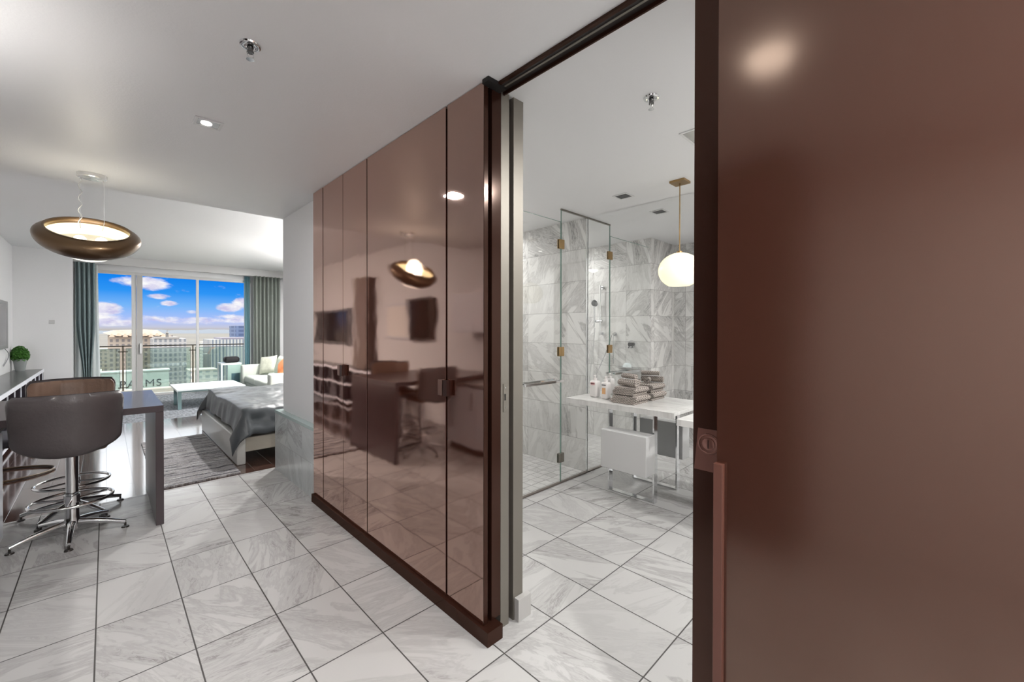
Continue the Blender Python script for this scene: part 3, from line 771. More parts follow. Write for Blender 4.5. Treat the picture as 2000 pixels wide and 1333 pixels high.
# swivel bar stools
LEATHER = mat('grey_brown_leather', rgb(78, 71, 72), .40, bump=.0015, bscale=60, coat=.25, var=.10, vscale=4)
LEATHER_IN = mat('brown_leather', rgb(124, 98, 82), .42, bump=.0015, bscale=60, var=.12, vscale=6)
SEAM = mat('leather_seam', rgb(46, 40, 42), .6)
def make_stool():
    # local space: the back is at -y, base centre at the origin
    t = thing('bar_stool', 'grey-brown leather bar stool with its back to the camera, nearer one', 'bar stool', (-.18, 4.41, 0), 'swivel bar stools', local=True)
    # shell: curved padded back
    def back(off, thick, z0, z1, w, mtl, name, chan=False):
        bm = bmesh.new(); NU, NV = 40, 14; grids = []
        for side in (0, 1):
            g = []
            for j in range(NV + 1):
                row = []; v = j / NV
                for i in range(NU + 1):
                    u = -1 + 2 * i / NU
                    # superellipse outline with softly rounded corners
                    zz = z0 + (z1 - z0) * v
                    ang = u * .78
                    hw = w * (1 - .055 * (1 - v)) * (1 - .10 * max(0, (abs(v - .5) * 2 - .72) / .28) ** 2)
                    x = hw * math.sin(ang) / math.sin(.78)
                    y = -.40 + .34 * (1 - math.cos(ang)) + off
                    # lower edge sweeps up to the sides
                    zz += (.060 * u * u) * (1 - v) - .004 * u * u * v
                    edge = max(abs(u) ** 8, abs(2 * v - 1) ** 6)
                    th = thick * (1 - .82 * edge)
                    bulge = .006 * (1 - u * u) * math.sin(v * PI)
                    if chan: th -= .009 * math.exp(-((abs(u) % .5 - .25) / .03) ** 2)
                    nx, ny = math.sin(ang) * .6, -math.cos(ang)
                    L = math.hypot(nx, ny); nx /= L; ny /= L
                    s = (th / 2 + bulge) * (1 if side == 0 else -1)
                    y += -.05 * v  # lean
                    row.append(bm.verts.new((x + nx * s, y + ny * s, zz)))
                g.append(row)
            grids.append(g)
        for g in grids:
            for j in range(NV):
                for i in range(NU): bm.faces.new((g[j][i], g[j][i + 1], g[j + 1][i + 1], g[j + 1][i]))
        a, b = grids
        for j in range(NV):
            bm.faces.new((a[j][0], a[j + 1][0], b[j + 1][0], b[j][0])); bm.faces.new((a[j][NU], a[j + 1][NU], b[j + 1][NU], b[j][NU]))
        for i in range(NU):
            bm.faces.new((a[0][i], a[0][i + 1], b[0][i + 1], b[0][i])); bm.faces.new((a[NV][i], a[NV][i + 1], b[NV][i + 1], b[NV][i]))
        return obj(name, bm, mtl, t, smooth=70)
    bk = back(0, .042, .655, 1.075, .272, LEATHER, 'backrest')
    back(.040, .036, .672, 1.060, .262, LEATHER_IN, 'inner_pad', True)
    # rim seam
    bm = bmesh.new()
    pts = []
    for i in range(31):
        u = -1 + 2 * i / 30; ang = u * .78
        pts.append((.248 * math.sin(ang) / math.sin(.78), -.45 + .34 * (1 - math.cos(ang)) + .018, 1.074 - .004 * u * u))
    obj('piping', tube(bm, pts, .0035, 6), SEAM, t, smooth=60)
    # seat cushion
    bm = bmesh.new(); bx(bm, -.19, .19, -.30, .18, .655, .725, bev=.03, seg=4)
    obj('seat', bm, LEATHER_IN, t, smooth=60)
    bm = bmesh.new(); cyl(bm, (0, -.04, .637), .09, .018, (0, 0, 1), 32); cyl(bm, (0, 0, .10), .034, .554, (0, 0, 1), 36)
    obj('column', bm, CHROME, t, smooth=40)
    obj('hub', lathe(bmesh.new(), [(.036, .30), (.042, .30), (.043, .245), (.036, .24), (.038, .14), (.046, .10), (.046, .052), (.04, .045), (0, .045)], (0, 0, 0), 40), CHROME, t, smooth=40)
    # foot ring with crossing spokes
    bm = bmesh.new(); ring = []
    for k in range(56):
        a = 2 * PI * k / 56; ring.append((.215 * math.cos(a), .205 * math.sin(a), .262))
    tube(bm, ring, .0105, 12, closed=True)
    for a in (25, 155, 265):
        ca, sa = math.cos(R(a)), math.sin(R(a))
        tube(bm, [(ca * .036, sa * .036, .262), (ca * .208, sa * .20, .262)], .008, 10)
    obj('footrest', bm, CHROME, t, smooth=60)
    for a in (269, 341, 53, 125, 197):
        ca, sa = math.cos(R(a)), math.sin(R(a)); bm = bmesh.new(); P = []; Rr = []
        for k in range(9):
            f = k / 8; P.append((ca * (.03 + .27 * f), sa * (.03 + .27 * f), .095 - .055 * f ** 1.5)); Rr.append(.024 - .009 * f)
        tube(bm, P, Rr, 12)
        lg = obj('leg', bm, CHROME, t, smooth=60)
        bm = cyl(bmesh.new(), (ca * .298, sa * .298, .012), .007, .02, (0, 0, 1), 12); cyl(bm, (ca * .298, sa * .298, 0), .024, .009, (0, 0, 1), 24, .020)
        obj('glide', bm, mat('dark_glide', rgb(60, 56, 54), .3, .4) if 'dark_glide' not in bpy.data.materials else bpy.data.materials['dark_glide'], lg, smooth=40)
    return t
st = make_stool()
dup(st, (-.195, 4.93, 0), R(182), 'grey-brown leather bar stool facing the camera across the table, farther one')

# ------------------------------------------------------------------ kitchen side at the far left
CABW = mat('white_cabinet', rgb(214, 216, 222), .3)
t = thing('dark_reflection_unit', 'tall dark unit added opposite the brown wall to darken its reflection', 'dark_reflection_unit', (-.92, .98, 0))  # added out of view so the brown wall panel mirrors something dark
obj('body', box(-1.245, -.62, .66, 1.28, 0, 2.695), mat('dark_unit', rgb(44, 34, 30), .4), t)
obj('door', box(-.6195, -.60, .665, 1.275, .05, 2.69), mat('dark_unit_door', rgb(52, 38, 34), .2), t)
t = thing('base_cabinet', 'white low cabinet at the left picture edge by the bar table', 'cabinet', (-.87, 3.0, 0))
obj('body', box(-1.245, -.52, 1.3, 4.40, .09, .83), CABW, t)
obj('kick', box(-1.24, -.56, 1.3, 4.38, 0, .0899), DARKMETAL, t)
for k in range(5):
    y0 = 1.305 + k * .62
    d_ = obj('door', box(-.5195, -.50, y0, y0 + .612, .10, .822), CABW, t)
    obj('handle', box(-.4995, -.485, y0 + .05, y0 + .065, .55, .75), STEEL, d_)
tag(obj('worktop', box(-1.245, -.49, 1.29, 4.405, .8305, .862, bev=.002), mat('grey_worktop', rgb(120, 116, 114), .25)), 'grey worktop slab lying along the white kitchen cabinets', 'worktop')
t = thing('wall_cabinet', 'white kitchen wall cabinets above the worktop, mirrored in the wardrobe', 'cabinet', (-1.08, 3.4, 1.45))
obj('body', box(-1.245, -.93, 1.3, 4.8, 1.47, 2.02), CABW, t)
for k in range(5): obj('door', box(-.9295, -.912, 1.305 + k * .7, 1.995 + k * .7, 1.475, 2.015), CABW, t)
t = thing('wall_oven', 'dark framed screen on the left wall, mirrored in the wardrobe doors', 'screen', (-1.22, 6.2, 1.34))
obj('case', box(-1.245, -1.15, 5.7, 6.4, 1.34, 2.04, bev=.004), DARKMETAL, t)
obj('front', box(-1.1495, -1.145, 5.74, 6.36, 1.38, 2.0), mat('dark_glass_front', rgb(30, 24, 22), .08), t)
t = thing('tall_cabinet', 'tall narrow cabinet with dark side on the left wall, mirrored in the wardrobe', 'cabinet', (-1.15, 8.0, .7465))
obj('body', box(-1.2495, -1.055, 7.76, 8.30, .7465, 2.56), mat('dark_side', rgb(60, 44, 40), .45), t)
obj('door', box(-1.0545, -1.04, 7.765, 8.295, .75, 2.555), mat('grey_front', rgb(132, 118, 110), .4), t)

t = thing('wall_picture', 'pale framed picture on the left wall beside the dark screen, mirrored in the wardrobe', 'picture', (-1.24, 6.9, 1.34))
obj('frame', box(-1.2499, -1.222, 6.5, 7.35, 1.34, 1.98, bev=.003), CABW, t)
obj('canvas', box(-1.2215, -1.219, 6.54, 7.31, 1.38, 1.94), mat('pale_canvas', rgb(236, 232, 226), .6), t)
t = thing('television', 'flat television on the left wall, only its grey right end in view', 'television', (-1.22, 9.95, 1.6))
obj('bezel', box(-1.238, -1.19, 8.87, 11.08, 1.19, 1.985, bev=.004), mat('tv_bezel', rgb(112, 114, 114), .3, .4), t)
obj('screen', box(-1.1895, -1.186, 8.95, 10.86, 1.25, 1.93), mat('tv_screen', rgb(26, 26, 30), .08), t)
obj('bracket', box(-1.2499, -1.2385, 9.6, 10.3, 1.4, 1.8), DARKMETAL, t)
pts = []
for k in range(32):
    a = k / 31; pts.append((-1.225 + .008 * math.sin(a * 5), 11.0 + .42 * math.sin(a * PI), 1.19 - .30 * a))
tag(obj('cable', tube(bmesh.new(), pts, .006, 6), mat('grey_cable', rgb(130, 130, 134), .5), smooth=60), 'thin grey cable looping on the wall below the television', 'cable')

# credenza with open cubbies
CRT = mat('credenza_dark', rgb(72, 74, 74), .28, coat=.3)
CRW = mat('credenza_white_edge', rgb(224, 226, 234), .35)
CRI = mat('credenza_inside', rgb(52, 46, 54), .5)
t = thing('credenza', 'long low dark credenza with white edged open cubbies along the left wall', 'sideboard', (-1.05, 9.3, 0))
obj('top', box(-1.245, -.868, 6.8, 12.11, .705, .745, bev=.002), CRT, t)
obj('edge_band', box(-.8675, -.858, 6.8, 12.11, .690, .744), CRW, t)
obj('back_panel', box(-1.245, -1.232, 6.8, 12.11, .06, .704), CRI, t)
obj('shelf', box(-1.2315, -.868, 6.8, 11.9, .400, .425), CRI, t)
obj('shelf', box(-1.2315, -.868, 6.8, 11.9, .05, .075), CRI, t)
obj('edge_band', box(-.8675, -.858, 6.8, 11.90, .395, .43), CRW, t)
obj('edge_band', box(-.8675, -.858, 6.8, 11.90, .045, .08), CRW, t)
obj('end_block', box(-1.2315, -.868, 11.905, 12.11, 0, .704), CRI, t)
for k in range(10):
    y0 = 6.81 + k * .565
    if y0 > 11.9: break
    for (z0, z1) in ((.0755, .3995), (.4255, .7045)):
        obj('divider', box(-1.2315, -.868, y0, y0 + .022, z0, z1), CRI, t)
    obj('edge_band', box(-.8675, -.858, y0 - .003, y0 + .025, .0805, .3945), CRW, t)
    obj('edge_band', box(-.8675, -.858, y0 - .003, y0 + .025, .4305, .6895), CRW, t)

# boxwood ball in a pot
px_, py_ = -1.135, 11.86
t = thing('potted_plant', 'round clipped green plant in a grey tapered pot on the credenza', 'plant', (px_, py_, .7455))
obj('pot', lathe(bmesh.new(), [(0, 0), (.062, 0), (.090, .205), (.094, .215), (.084, .215), (.08, .19), (0, .19)], (px_, py_, .7455), 36), mat('grey_pot', rgb(138, 142, 142), .6, bump=.002, bscale=40), t, smooth=40)
bm = bmesh.new(); random.seed(3)
bmesh.ops.create_icosphere(bm, subdivisions=3, radius=.105, matrix=Matrix.Translation((px_, py_, 1.05)) @ Matrix.Diagonal((.9, .9, 1.15, 1)))
for v in bm.verts: v.co += (v.co - Vector((px_, py_, 1.05))) * (.14 * noise.noise(v.co * 22))
for i in range(1500):
    zz = random.uniform(-1, 1); a = random.uniform(0, 2 * PI); s = math.sqrt(1 - zz * zz)
    n_ = Vector((s * math.cos(a), s * math.sin(a), zz)); taper = 1 - .18 * max(0, zz)
    p = Vector((px_, py_, 1.045)) + Vector((n_.x * .112 * taper, n_.y * .112 * taper, n_.z * .150)) * random.uniform(.86, 1.08)
    q = n_.to_track_quat('Z', 'Y').to_matrix(); sz = random.uniform(.010, .017); tw = random.uniform(0, 6.28)
    e = [Vector((math.cos(tw) * sz, math.sin(tw) * sz, .2 * sz)), Vector((-math.sin(tw) * sz * .6, math.cos(tw) * sz * .6, .9 * sz)), Vector((-math.cos(tw) * sz, -math.sin(tw) * sz, .3 * sz)), Vector((math.sin(tw) * sz * .6, -math.cos(tw) * sz * .6, -.2 * sz))]
    bm.faces.new([bm.verts.new(p + q @ k) for k in e])
obj('foliage', bm, mat('boxwood_leaves', rgb(52, 104, 22), .55, var=.45, vscale=70), t)
tag(obj('light_switch', box(-.79, -.715, 12.112, 12.1195, 1.625, 1.70, bev=.002), mat('switch_plate', rgb(196, 196, 196), .4)), 'small square thermostat plate on the white wall left of the curtain', 'switch')

# bentwood chair mostly hidden behind the stool
BENT = mat('bent_wood', rgb(84, 66, 48), .3, coat=.4)
t = thing('desk_chair', 'dark low lounge chair on a bent wood base behind the bar stool', 'chair', (-.85, 6.6, 0))
arc = [(-.95 + .55 * math.sin(a), 6.95 - .3 + .32 * math.cos(a), .013) for a in [PI * k / 20 * .9 for k in range(21)]]
obj('base', tube(bmesh.new(), arc, .012, 10), BENT, t, smooth=60)
obj('post', tube(bmesh.new(), [(-.72, 6.25, .02), (-.74, 6.35, .22), (-.75, 6.4, .40)], .014, 10), BENT, t, smooth=60)
obj('post', tube(bmesh.new(), [(-1.1, 6.25, .02), (-1.08, 6.3, .22), (-1.05, 6.4, .40)], .014, 10), BENT, t, smooth=60)
obj('seat', box(-1.15, -.62, 6.15, 6.75, .37, .46, bev=.03, seg=3), mat('dark_upholstery', rgb(44, 42, 50), .6), t, smooth=50)

# ------------------------------------------------------------------ rug
bm = bmesh.new(); NX, NY = 16, 60
g = [[bm.verts.new((.33 + (1.005 - .33) * i / NX + (.006 * noise.noise(Vector((j * .4, 0, 0))) if i in (0, NX) else 0), 5.075 + (7.33 - 5.075) * j / NY + .008 * (i / NX), .016 + .004 * noise.noise(Vector((i * .6, j * .5, 2))))) for i in range(NX + 1)] for j in range(NY + 1)]
for j in range(NY):
    for i in range(NX): bm.faces.new((g[j][i], g[j][i + 1], g[j + 1][i + 1], g[j + 1][i]))
ex = bmesh.ops.extrude_face_region(bm, geom=bm.faces[:])
for v in [e for e in ex['geom'] if isinstance(e, bmesh.types.BMVert)]: v.co.z = .0006
tag(obj('floor_rug', bm, RUG, smooth=60), 'grey streaked woven rug on the dark floor beside the bed', 'rug')

# ------------------------------------------------------------------ bed
t = thing('bed', 'low platform bed with pale silver frame behind the half wall', 'bed', (2.2, 6.6, 0))
BEDF = mat('silver_leather_frame', rgb(196, 196, 192), .30, bump=.001, bscale=80)
BEDG = mat('taupe_side_rail', rgb(164, 158, 146), .4)
obj('footboard', box(1.03, 1.115, 5.39, 7.74, 0, .30, bev=.012, seg=3), BEDF, t, smooth=50)
obj('side_rail', box(1.1155, 3.3, 5.40, 5.46, .135, .295, bev=.006), BEDG, t)
obj('side_rail', box(1.1155, 3.3, 7.67, 7.73, .135, .295, bev=.006), BEDG, t)
obj('slat_base', box(1.1155, 3.3, 5.4605, 7.6695, .17, .285), BEDG, t)
obj('leg', box(2.2, 2.3, 6.4, 6.5, 0, .1695), DARKMETAL, t)
obj('leg', box(3.15, 3.25, 5.52, 5.62, 0, .1695), DARKMETAL, t)
obj('leg', box(3.15, 3.25, 7.5, 7.6, 0, .1695), DARKMETAL, t)
obj('mattress', box(1.16, 3.3, 5.5, 7.64, .2955, .55, bev=.05, seg=4), mat('mattress_white', rgb(220, 220, 220), .8), t, smooth=50)
obj('headboard', box(3.3005, 3.40, 5.3, 7.85, 0, 1.05, bev=.02, seg=3), BEDF, t, smooth=50)
# duvet
bm = bmesh.new(); X0, X1, Y0, Y1 = 1.17, 3.28, 5.52, 7.62
ov, ovn = .30, .31; NXg, NYg = 96, 110; rad = .07
xs = [X0 - ov + (X1 - X0 + ov) * i / NXg for i in range(NXg + 1)]
ys = [Y0 - ovn + (Y1 - Y0 + ov + ovn) * j / NYg for j in range(NYg + 1)]
grid = []
for y in ys:
    row = []
    for x in xs:
        ox, oy = min(0, x - X0), (y - Y0 if y < Y0 else (y - Y1 if y > Y1 else 0))
        d_ = math.hypot(ox, oy)
        top = .60 + .03 * noise.noise(Vector((x * 3.2, y * 2.2, 0))) + .011 * noise.noise(Vector((x * 9, y * 6, 4))) + .006 * noise.noise(Vector((x * 20, y * 11, 7)))
        if d_ < 1e-6: p = (x, y, top)
        else:
            ux, uy = ox / d_, oy / d_
            arc_ = rad * PI / 2
            if d_ < arc_: h_, dr = rad * math.sin(d_ / rad), rad * (1 - math.cos(d_ / rad))
            else: h_, dr = rad + (d_ - arc_) * .14, rad + (d_ - arc_) * .985
            fold = .030 * math.sin((x * uy - y * ux) * 17 + 2 * noise.noise(Vector((x * 2, y * 2, 3)))) * min(1, max(0, (d_ - .06) / .2))
            fold += .016 * noise.noise(Vector((x * 7, y * 7, 9)))
            if ox < 0: fold *= .25 + .75 * min(1, abs(oy) / .2)
            h_ += fold
            w_ = min(1, abs(ox) * abs(oy) / (ov * ovn)) ** .7
            dr *= 1 + .25 * w_
            bxx, byy = min(max(x, X0), X1), min(max(y, Y0), Y1)
            px2, py2, pz2 = bxx + ux * h_, byy + uy * h_, top - dr
            if oy != 0 and dr > .1:
                k_ = min(1, (dr - .1) / .12)
                py2 = (min(py2, 5.47 - .10 * k_) if oy < 0 else max(py2, 7.66 + .10 * k_))
            if ox < 0 and oy != 0:
                g_ = (abs(oy) / ovn) ** .8
                py2 = (byy - .19 * g_) if oy < 0 else (byy + .17 * g_)
            if ox < 0:
                a_ = min(1, abs(oy) / .10); a_ = a_ * a_ * (3 - 2 * a_)
                k_ = min(1, max(0, (dr - .1) / .15))
                f_ = abs(ox) / ov
                px2 = min(px2, 1.11 - .02 * k_) * (1 - a_) + (X0 - .19 * f_ ** .8) * a_
                pz2 = max(pz2, .314 * (1 - a_) + .055 * a_)
            p = (px2, py2, max(.05, pz2))
        row.append(bm.verts.new(p))
    grid.append(row)
for j in range(NYg):
    for i in range(NXg): bm.faces.new((grid[j][i], grid[j][i + 1], grid[j + 1][i + 1], grid[j + 1][i]))
DUV = mat('charcoal_satin_duvet', rgb(60, 65, 69), .36, sheen=.2, bump=.004, bscale=9)
o = obj('duvet', bm, DUV, smooth=180)
md = o.modifiers.new('solid', 'SOLIDIFY'); md.thickness = .012; md.offset = 1
tag(o, 'charcoal duvet draped over the low bed with pointed hanging corners', 'duvet')

# ------------------------------------------------------------------ seating corner
GLT = mat('white_gloss_top', rgb(238, 246, 246), .35)
GLM = mat('mirrored_teal_edge', rgb(150, 178, 180), .15, .5)
t = thing('coffee_table', 'low white glossy coffee table with square grey legs by the window', 'coffee table', (1.5, 10.5, 0))
obj('top', box(.95, 2.06, 9.95, 11.15, .345, .372, bev=.003), GLT, t)
obj('apron', box(.965, 2.045, 9.965, 11.135, .318, .3445), GLM, t)
for xx, yy in ((.965, 9.965), (.965, 10.62), (1.975, 9.965), (1.975, 11.065)): obj('leg', box(xx, xx + .055, yy, yy + .055, 0, .3175), GLM, t)
t = thing('side_table', 'white open cube side table with a teal panel left of the sofa', 'side table', (1.99, 11.62, 0))
WT = mat('white_side_table', rgb(226, 236, 236), .2)
bm = bmesh.new(); x0, x1, y0, y1, z1 = 1.88, 2.28, 11.42, 11.85, .74
bx(bm, x0, x1, y0, y1, z1 - .04, z1); bx(bm, x0, x1, y0, y1, .0, .05)
obj('shell', bm, WT, t)
obj('side_panel', box(x0, x0 + .03, y0, y0 + .04, .0505, z1 - .0405), WT, t)
obj('side_panel', box(x0, x0 + .03, y1 - .04, y1, .0505, z1 - .0405), WT, t)
obj('front_panel', box(x0 + .13, x1, y0, y0 + .03, .0505, z1 - .0405), mat('sage_panel', rgb(160, 186, 178), .3), t)
obj('inset', box(x0 + .20, x1 - .04, y0 - .004, y0 - .0005, .20, .50), mat('teal_inset', rgb(74, 104, 112), .25), t)
bm = bmesh.new(); bx(bm, 1.97, 2.27, 11.52, 11.78, .7405, .88, bev=.055, seg=5)
t = thing('speaker', 'black rounded speaker on the white side table', 'speaker', (2.12, 11.65, .7405))
obj('body', bm, mat('black_fabric', rgb(14, 12, 18), .7), t, smooth=50)

SOF = mat('pale_sage_sofa_fabric', rgb(196, 202, 194), .8, bump=.001, bscale=200)
SOFD = mat('sofa_seam', rgb(120, 126, 120), .9)
t = thing('sofa', 'pale grey two seat sofa facing the room in front of the right curtain', 'sofa', (2.7, 10.2, 0))
obj('base', box(2.30, 3.22, 9.28, 11.08, .06, .30, bev=.02, seg=3), SOF, t, smooth=50)
obj('backrest', box(3.02, 3.25, 9.1, 11.3, .2, .80, bev=.05, seg=4), SOF, t, smooth=50)
obj('armrest', box(2.23, 3.2, 11.09, 11.30, .06, .70, bev=.035, seg=4), SOF, t, smooth=50)
obj('armrest', box(2.28, 3.2, 9.05, 9.27, .06, .64, bev=.035, seg=4), SOF, t, smooth=50)
obj('seat_cushion', box(2.26, 3.01, 10.19, 11.08, .305, .47, bev=.05, seg=4), SOF, t, smooth=50)
obj('seat_cushion', box(2.26, 3.01, 9.28, 10.18, .305, .47, bev=.05, seg=4), SOF, t, smooth=50)
for xx, yy in ((2.32, 11.2), (2.36, 9.12), (3.15, 11.2), (3.15, 9.12)): obj('foot', box(xx, xx + .04, yy, yy + .04, 0, .0595), DARKMETAL, t)
def cushion(c, size, nrm, spin, m, label, name='cushion'):
    bm = bmesh.new(); N = 16; q = Vector(nrm).normalized().to_track_quat('Z', 'Y').to_matrix().to_4x4() @ Matrix.Rotation(R(spin), 4, 'Z')
    G = []
    for sd in (1, -1):
        g = []
        for j in range(N + 1):
            rw = []
            for i in range(N + 1):
                u, v = -1 + 2 * i / N, -1 + 2 * j / N
                pin = 1 - .07 * (1 - abs(u) ** 2) * abs(v) ** 4; pin2 = 1 - .07 * (1 - abs(v) ** 2) * abs(u) ** 4
                h_ = .075 * ((1 - u ** 4) * (1 - v ** 4)) ** .6 * sd
                rw.append(bm.verts.new(Matrix.Translation(c) @ q @ Vector((u * size / 2 * pin2, v * size / 2 * pin, h_))))
            g.append(rw)
        G.append(g)
        for j in range(N):
            for i in range(N): bm.faces.new((g[j][i], g[j][i + 1], g[j + 1][i + 1], g[j + 1][i]))
    bmesh.ops.remove_doubles(bm, verts=bm.verts, dist=.0005)
    return tag(obj(name, bm, m, smooth=70), label, 'cushion', 'scatter cushions on the sofa')
SAGE = mat('sage_linen', rgb(188, 190, 176), .85, var=.14, vscale=18); SAGE2 = mat('pale_green_linen', rgb(176, 184, 172), .85, var=.14, vscale=24)
cushion((2.70, 10.86, .70), .42, (-.75, -.55, .30), 8, SAGE, 'beige-green square cushion at the far end of the sofa, leftmost')
cushion((2.84, 10.36, .71), .42, (-.95, -.15, .25), -4, SAGE2, 'pale green square cushion in the middle of the sofa back')
cushion((2.76, 9.86, .74), .38, (-.85, -.1, .40), 42, mat('orange_fabric', rgb(226, 138, 88), .75, var=.1, vscale=20), 'orange cushion tilted on a corner at the right of the sofa')

# curtains
def curtain(x0, x1, y, z0, z1, folds, amp, m, name, label, flare=0, seed=0, gather=None):
    bm = bmesh.new(); NU, NV = folds * 12, 20; G = []
    for j in range(NV + 1):
        v = j / NV; rw = []
        for i in range(NU + 1):
            u = i / NU; ph = u * folds * 2 * PI
            x = x0 + (x1 - x0) * u + flare * (1 - v) * (u - .3) + .01 * noise.noise(Vector((u * 9, v * 2, seed)))
            if gather:
                gk = min(1, max(0, (1.75 - (z0 + (z1 - z0) * v)) / 1.3)); gk = gk * gk * (3 - 2 * gk)
                x = x * (1 - gk) + (gather[0] + (gather[1] - gather[0]) * u) * gk
            yy = y + amp * math.sin(ph + .5 * noise.noise(Vector((u * 5, v * 1.5, seed)))) * (.8 + .3 * noise.noise(Vector((u * 6, v, seed + 4))))
            rw.append(bm.verts.new((x, yy, z0 + (z1 - z0) * v)))
        G.append(rw)
    for j in range(NV):
        for i in range(NU): bm.faces.new((G[j][i], G[j][i + 1], G[j + 1][i + 1], G[j + 1][i]))
    o = obj(name, bm, m, smooth=180)
    md = o.modifiers.new('solid', 'SOLIDIFY'); md.thickness = .003
    return tag(o, label, 'curtain')
def cloth_mat(name, col, trans):
    m, t, b = newmat(name)
    tc = t.node('ShaderNodeTexCoord').outputs['Object']
    n = t.noise(tc, 260, 2, .5)
    b.inputs['Base Color'].default_value = col; b.inputs['Roughness'].default_value = .85
    bn = t.node('ShaderNodeBump', {'Height': n, 'Distance': .0006}); t.l.new(bn.outputs[0], b.inputs['Normal'])
    tl = t.node('ShaderNodeBsdfTranslucent', {'Color': col})
    mx = t.node('ShaderNodeMixShader', {0: trans, 1: b.outputs[0], 2: tl.outputs[0]})
    t.l.new(mx.outputs[0], t.n['Material Output'].inputs[0])
    return m
CURT = cloth_mat('grey_teal_drape', rgb(138, 144, 138), .15)
SHEER = cloth_mat('white_sheer', rgb(240, 244, 244), .5)
curtain(-.435, -.155, 12.22, .04, 2.895, 4, .045, cloth_mat('teal_grey_drape', rgb(136, 152, 154), .2), 'curtain', 'long grey-teal curtain hanging at the left side of the window', .0, 1, (-.335, -.215))
curtain(2.70, 3.32, 12.22, .04, 2.895, 7, .075, CURT, 'curtain', 'long grey-green curtain hanging at the right side of the window', .0, 2)
curtain(-.445, -.12, 12.47, .04, 2.895, 5, .022, SHEER, 'sheer_curtain', 'white sheer curtain hanging behind the left grey curtain', .05, 3)
curtain(2.56, 2.68, 12.47, .04, 2.895, 3, .022, cloth_mat('teal_sheer', rgb(150, 190, 200), .5), 'sheer_curtain', 'narrow pale teal sheer curtain beside the right grey curtain', .0, 4)

# ------------------------------------------------------------------ balcony
struct('floor_balcony', box(-3, 6, 12.76, 14.45, -.2, -.02), mat('balcony_concrete', rgb(170, 160, 150), .8, var=.1))
struct('ceiling_balcony', box(-3, 6, 12.76, 14.6, 2.95, 3.15), mat('balcony_soffit', rgb(214, 190, 150), .8, var=.08))
t = thing('balcony_railing', 'bronze top rail with clear green glass panels along the balcony', 'railing', (1.5, 14.2, -.02))
RB = mat('bronze_rail', rgb(66, 60, 54), .4, .5); PST = mat('post_metal', rgb(120, 112, 100), .35, .7)
obj('top_rail', box(-2.9, 5.9, 14.17, 14.24, 1.085, 1.115), RB, t)
posts = [-2.46, -1.08, .305, 1.70, 3.08, 4.46]
for xp in posts:
    p_ = obj('post', box(xp - .018, xp + .018, 14.18, 14.22, -.0195, 1.0845), PST, t)
    for zz in (.96, .06):
        obj('clamp', tube(bmesh.new(), [(xp - .09, 14.165, zz), (xp + .09, 14.165, zz)], .012, 10), RB, p_)
for a, b in zip(posts, posts[1:]):
    obj('glass_panel', box(a + .06, b - .06, 14.19, 14.202, .02, 1.03), GLASS_B, t)
    bm = box(a + .052, b - .052, 14.186, 14.206, 1.0305, 1.042); bx(bm, a + .050, a + .0595, 14.186, 14.206, .02, 1.03); bx(bm, b - .0595, b - .050, 14.186, 14.206, .02, 1.03)
    obj('panel_edge', bm, mat('panel_edge_dark', rgb(70, 82, 80), .3), t)

# ------------------------------------------------------------------ the city beyond
GZ = -42
def ground_mat():
    m, t, b = newmat('desert_city_ground')
    pos = t.node('ShaderNodeNewGeometry').outputs['Position']
    n = t.noise(pos, .02, 6, .65); n2 = t.noise(pos, .0012, 4, .6)
    col = t.ramp(n, [(.35, rgb(76, 86, 74)), (.5, rgb(112, 106, 94)), (.65, rgb(132, 122, 106))])
    far = t.ramp(n2, [(.4, rgb(92, 88, 82)), (.6, rgb(102, 97, 88))])
    s = t.node('ShaderNodeSeparateXYZ', {0: pos})
    t.l.new(t.mix(t.maprange(s.outputs[1], 500, 1600, 0, 1), col, far), b.inputs['Base Color']); b.inputs['Roughness'].default_value = 1
    return m
struct('ground', box(-6000, 6000, 40, 9000, GZ - 5, GZ), ground_mat())
def facade(name, wall, win, fx, fz, wf=.55, hf=.5):
    m, t, b = newmat(name)
    pos = t.node('ShaderNodeNewGeometry').outputs['Position']; s = t.node('ShaderNodeSeparateXYZ', {0: pos})
    xy = t.math('ADD', s.outputs[0], t.math('MULTIPLY', s.outputs[1], .37))
    a = t.math('LESS_THAN', t.math('FRACT', t.math('DIVIDE', xy, fx)), wf); c = t.math('LESS_THAN', t.math('FRACT', t.math('DIVIDE', s.outputs[2], fz)), hf)
    n = t.noise(pos, .08, 3, .6)
    w_ = t.mix(t.maprange(n, .3, .7, 0, .4), wall, tuple(c_ * .8 for c_ in wall[:3]) + (1,))
    t.l.new(t.mix(t.math('MULTIPLY', a, c), w_, win), b.inputs['Base Color']); b.inputs['Roughness'].default_value = .6
    return m
FB = [facade('facade_tan', rgb(176, 160, 146), rgb(122, 114, 112), 3.0, 3.4, .5, .6), facade('facade_grey', rgb(170, 166, 164), rgb(122, 124, 130), 2.6, 3.3, .5, .66),
      facade('facade_pale', rgb(208, 204, 196), rgb(160, 164, 164), 4.0, 3.6, .55, .5), facade('facade_blue', rgb(98, 112, 142), rgb(70, 84, 116), 6.0, 3.4, .7, .6)]
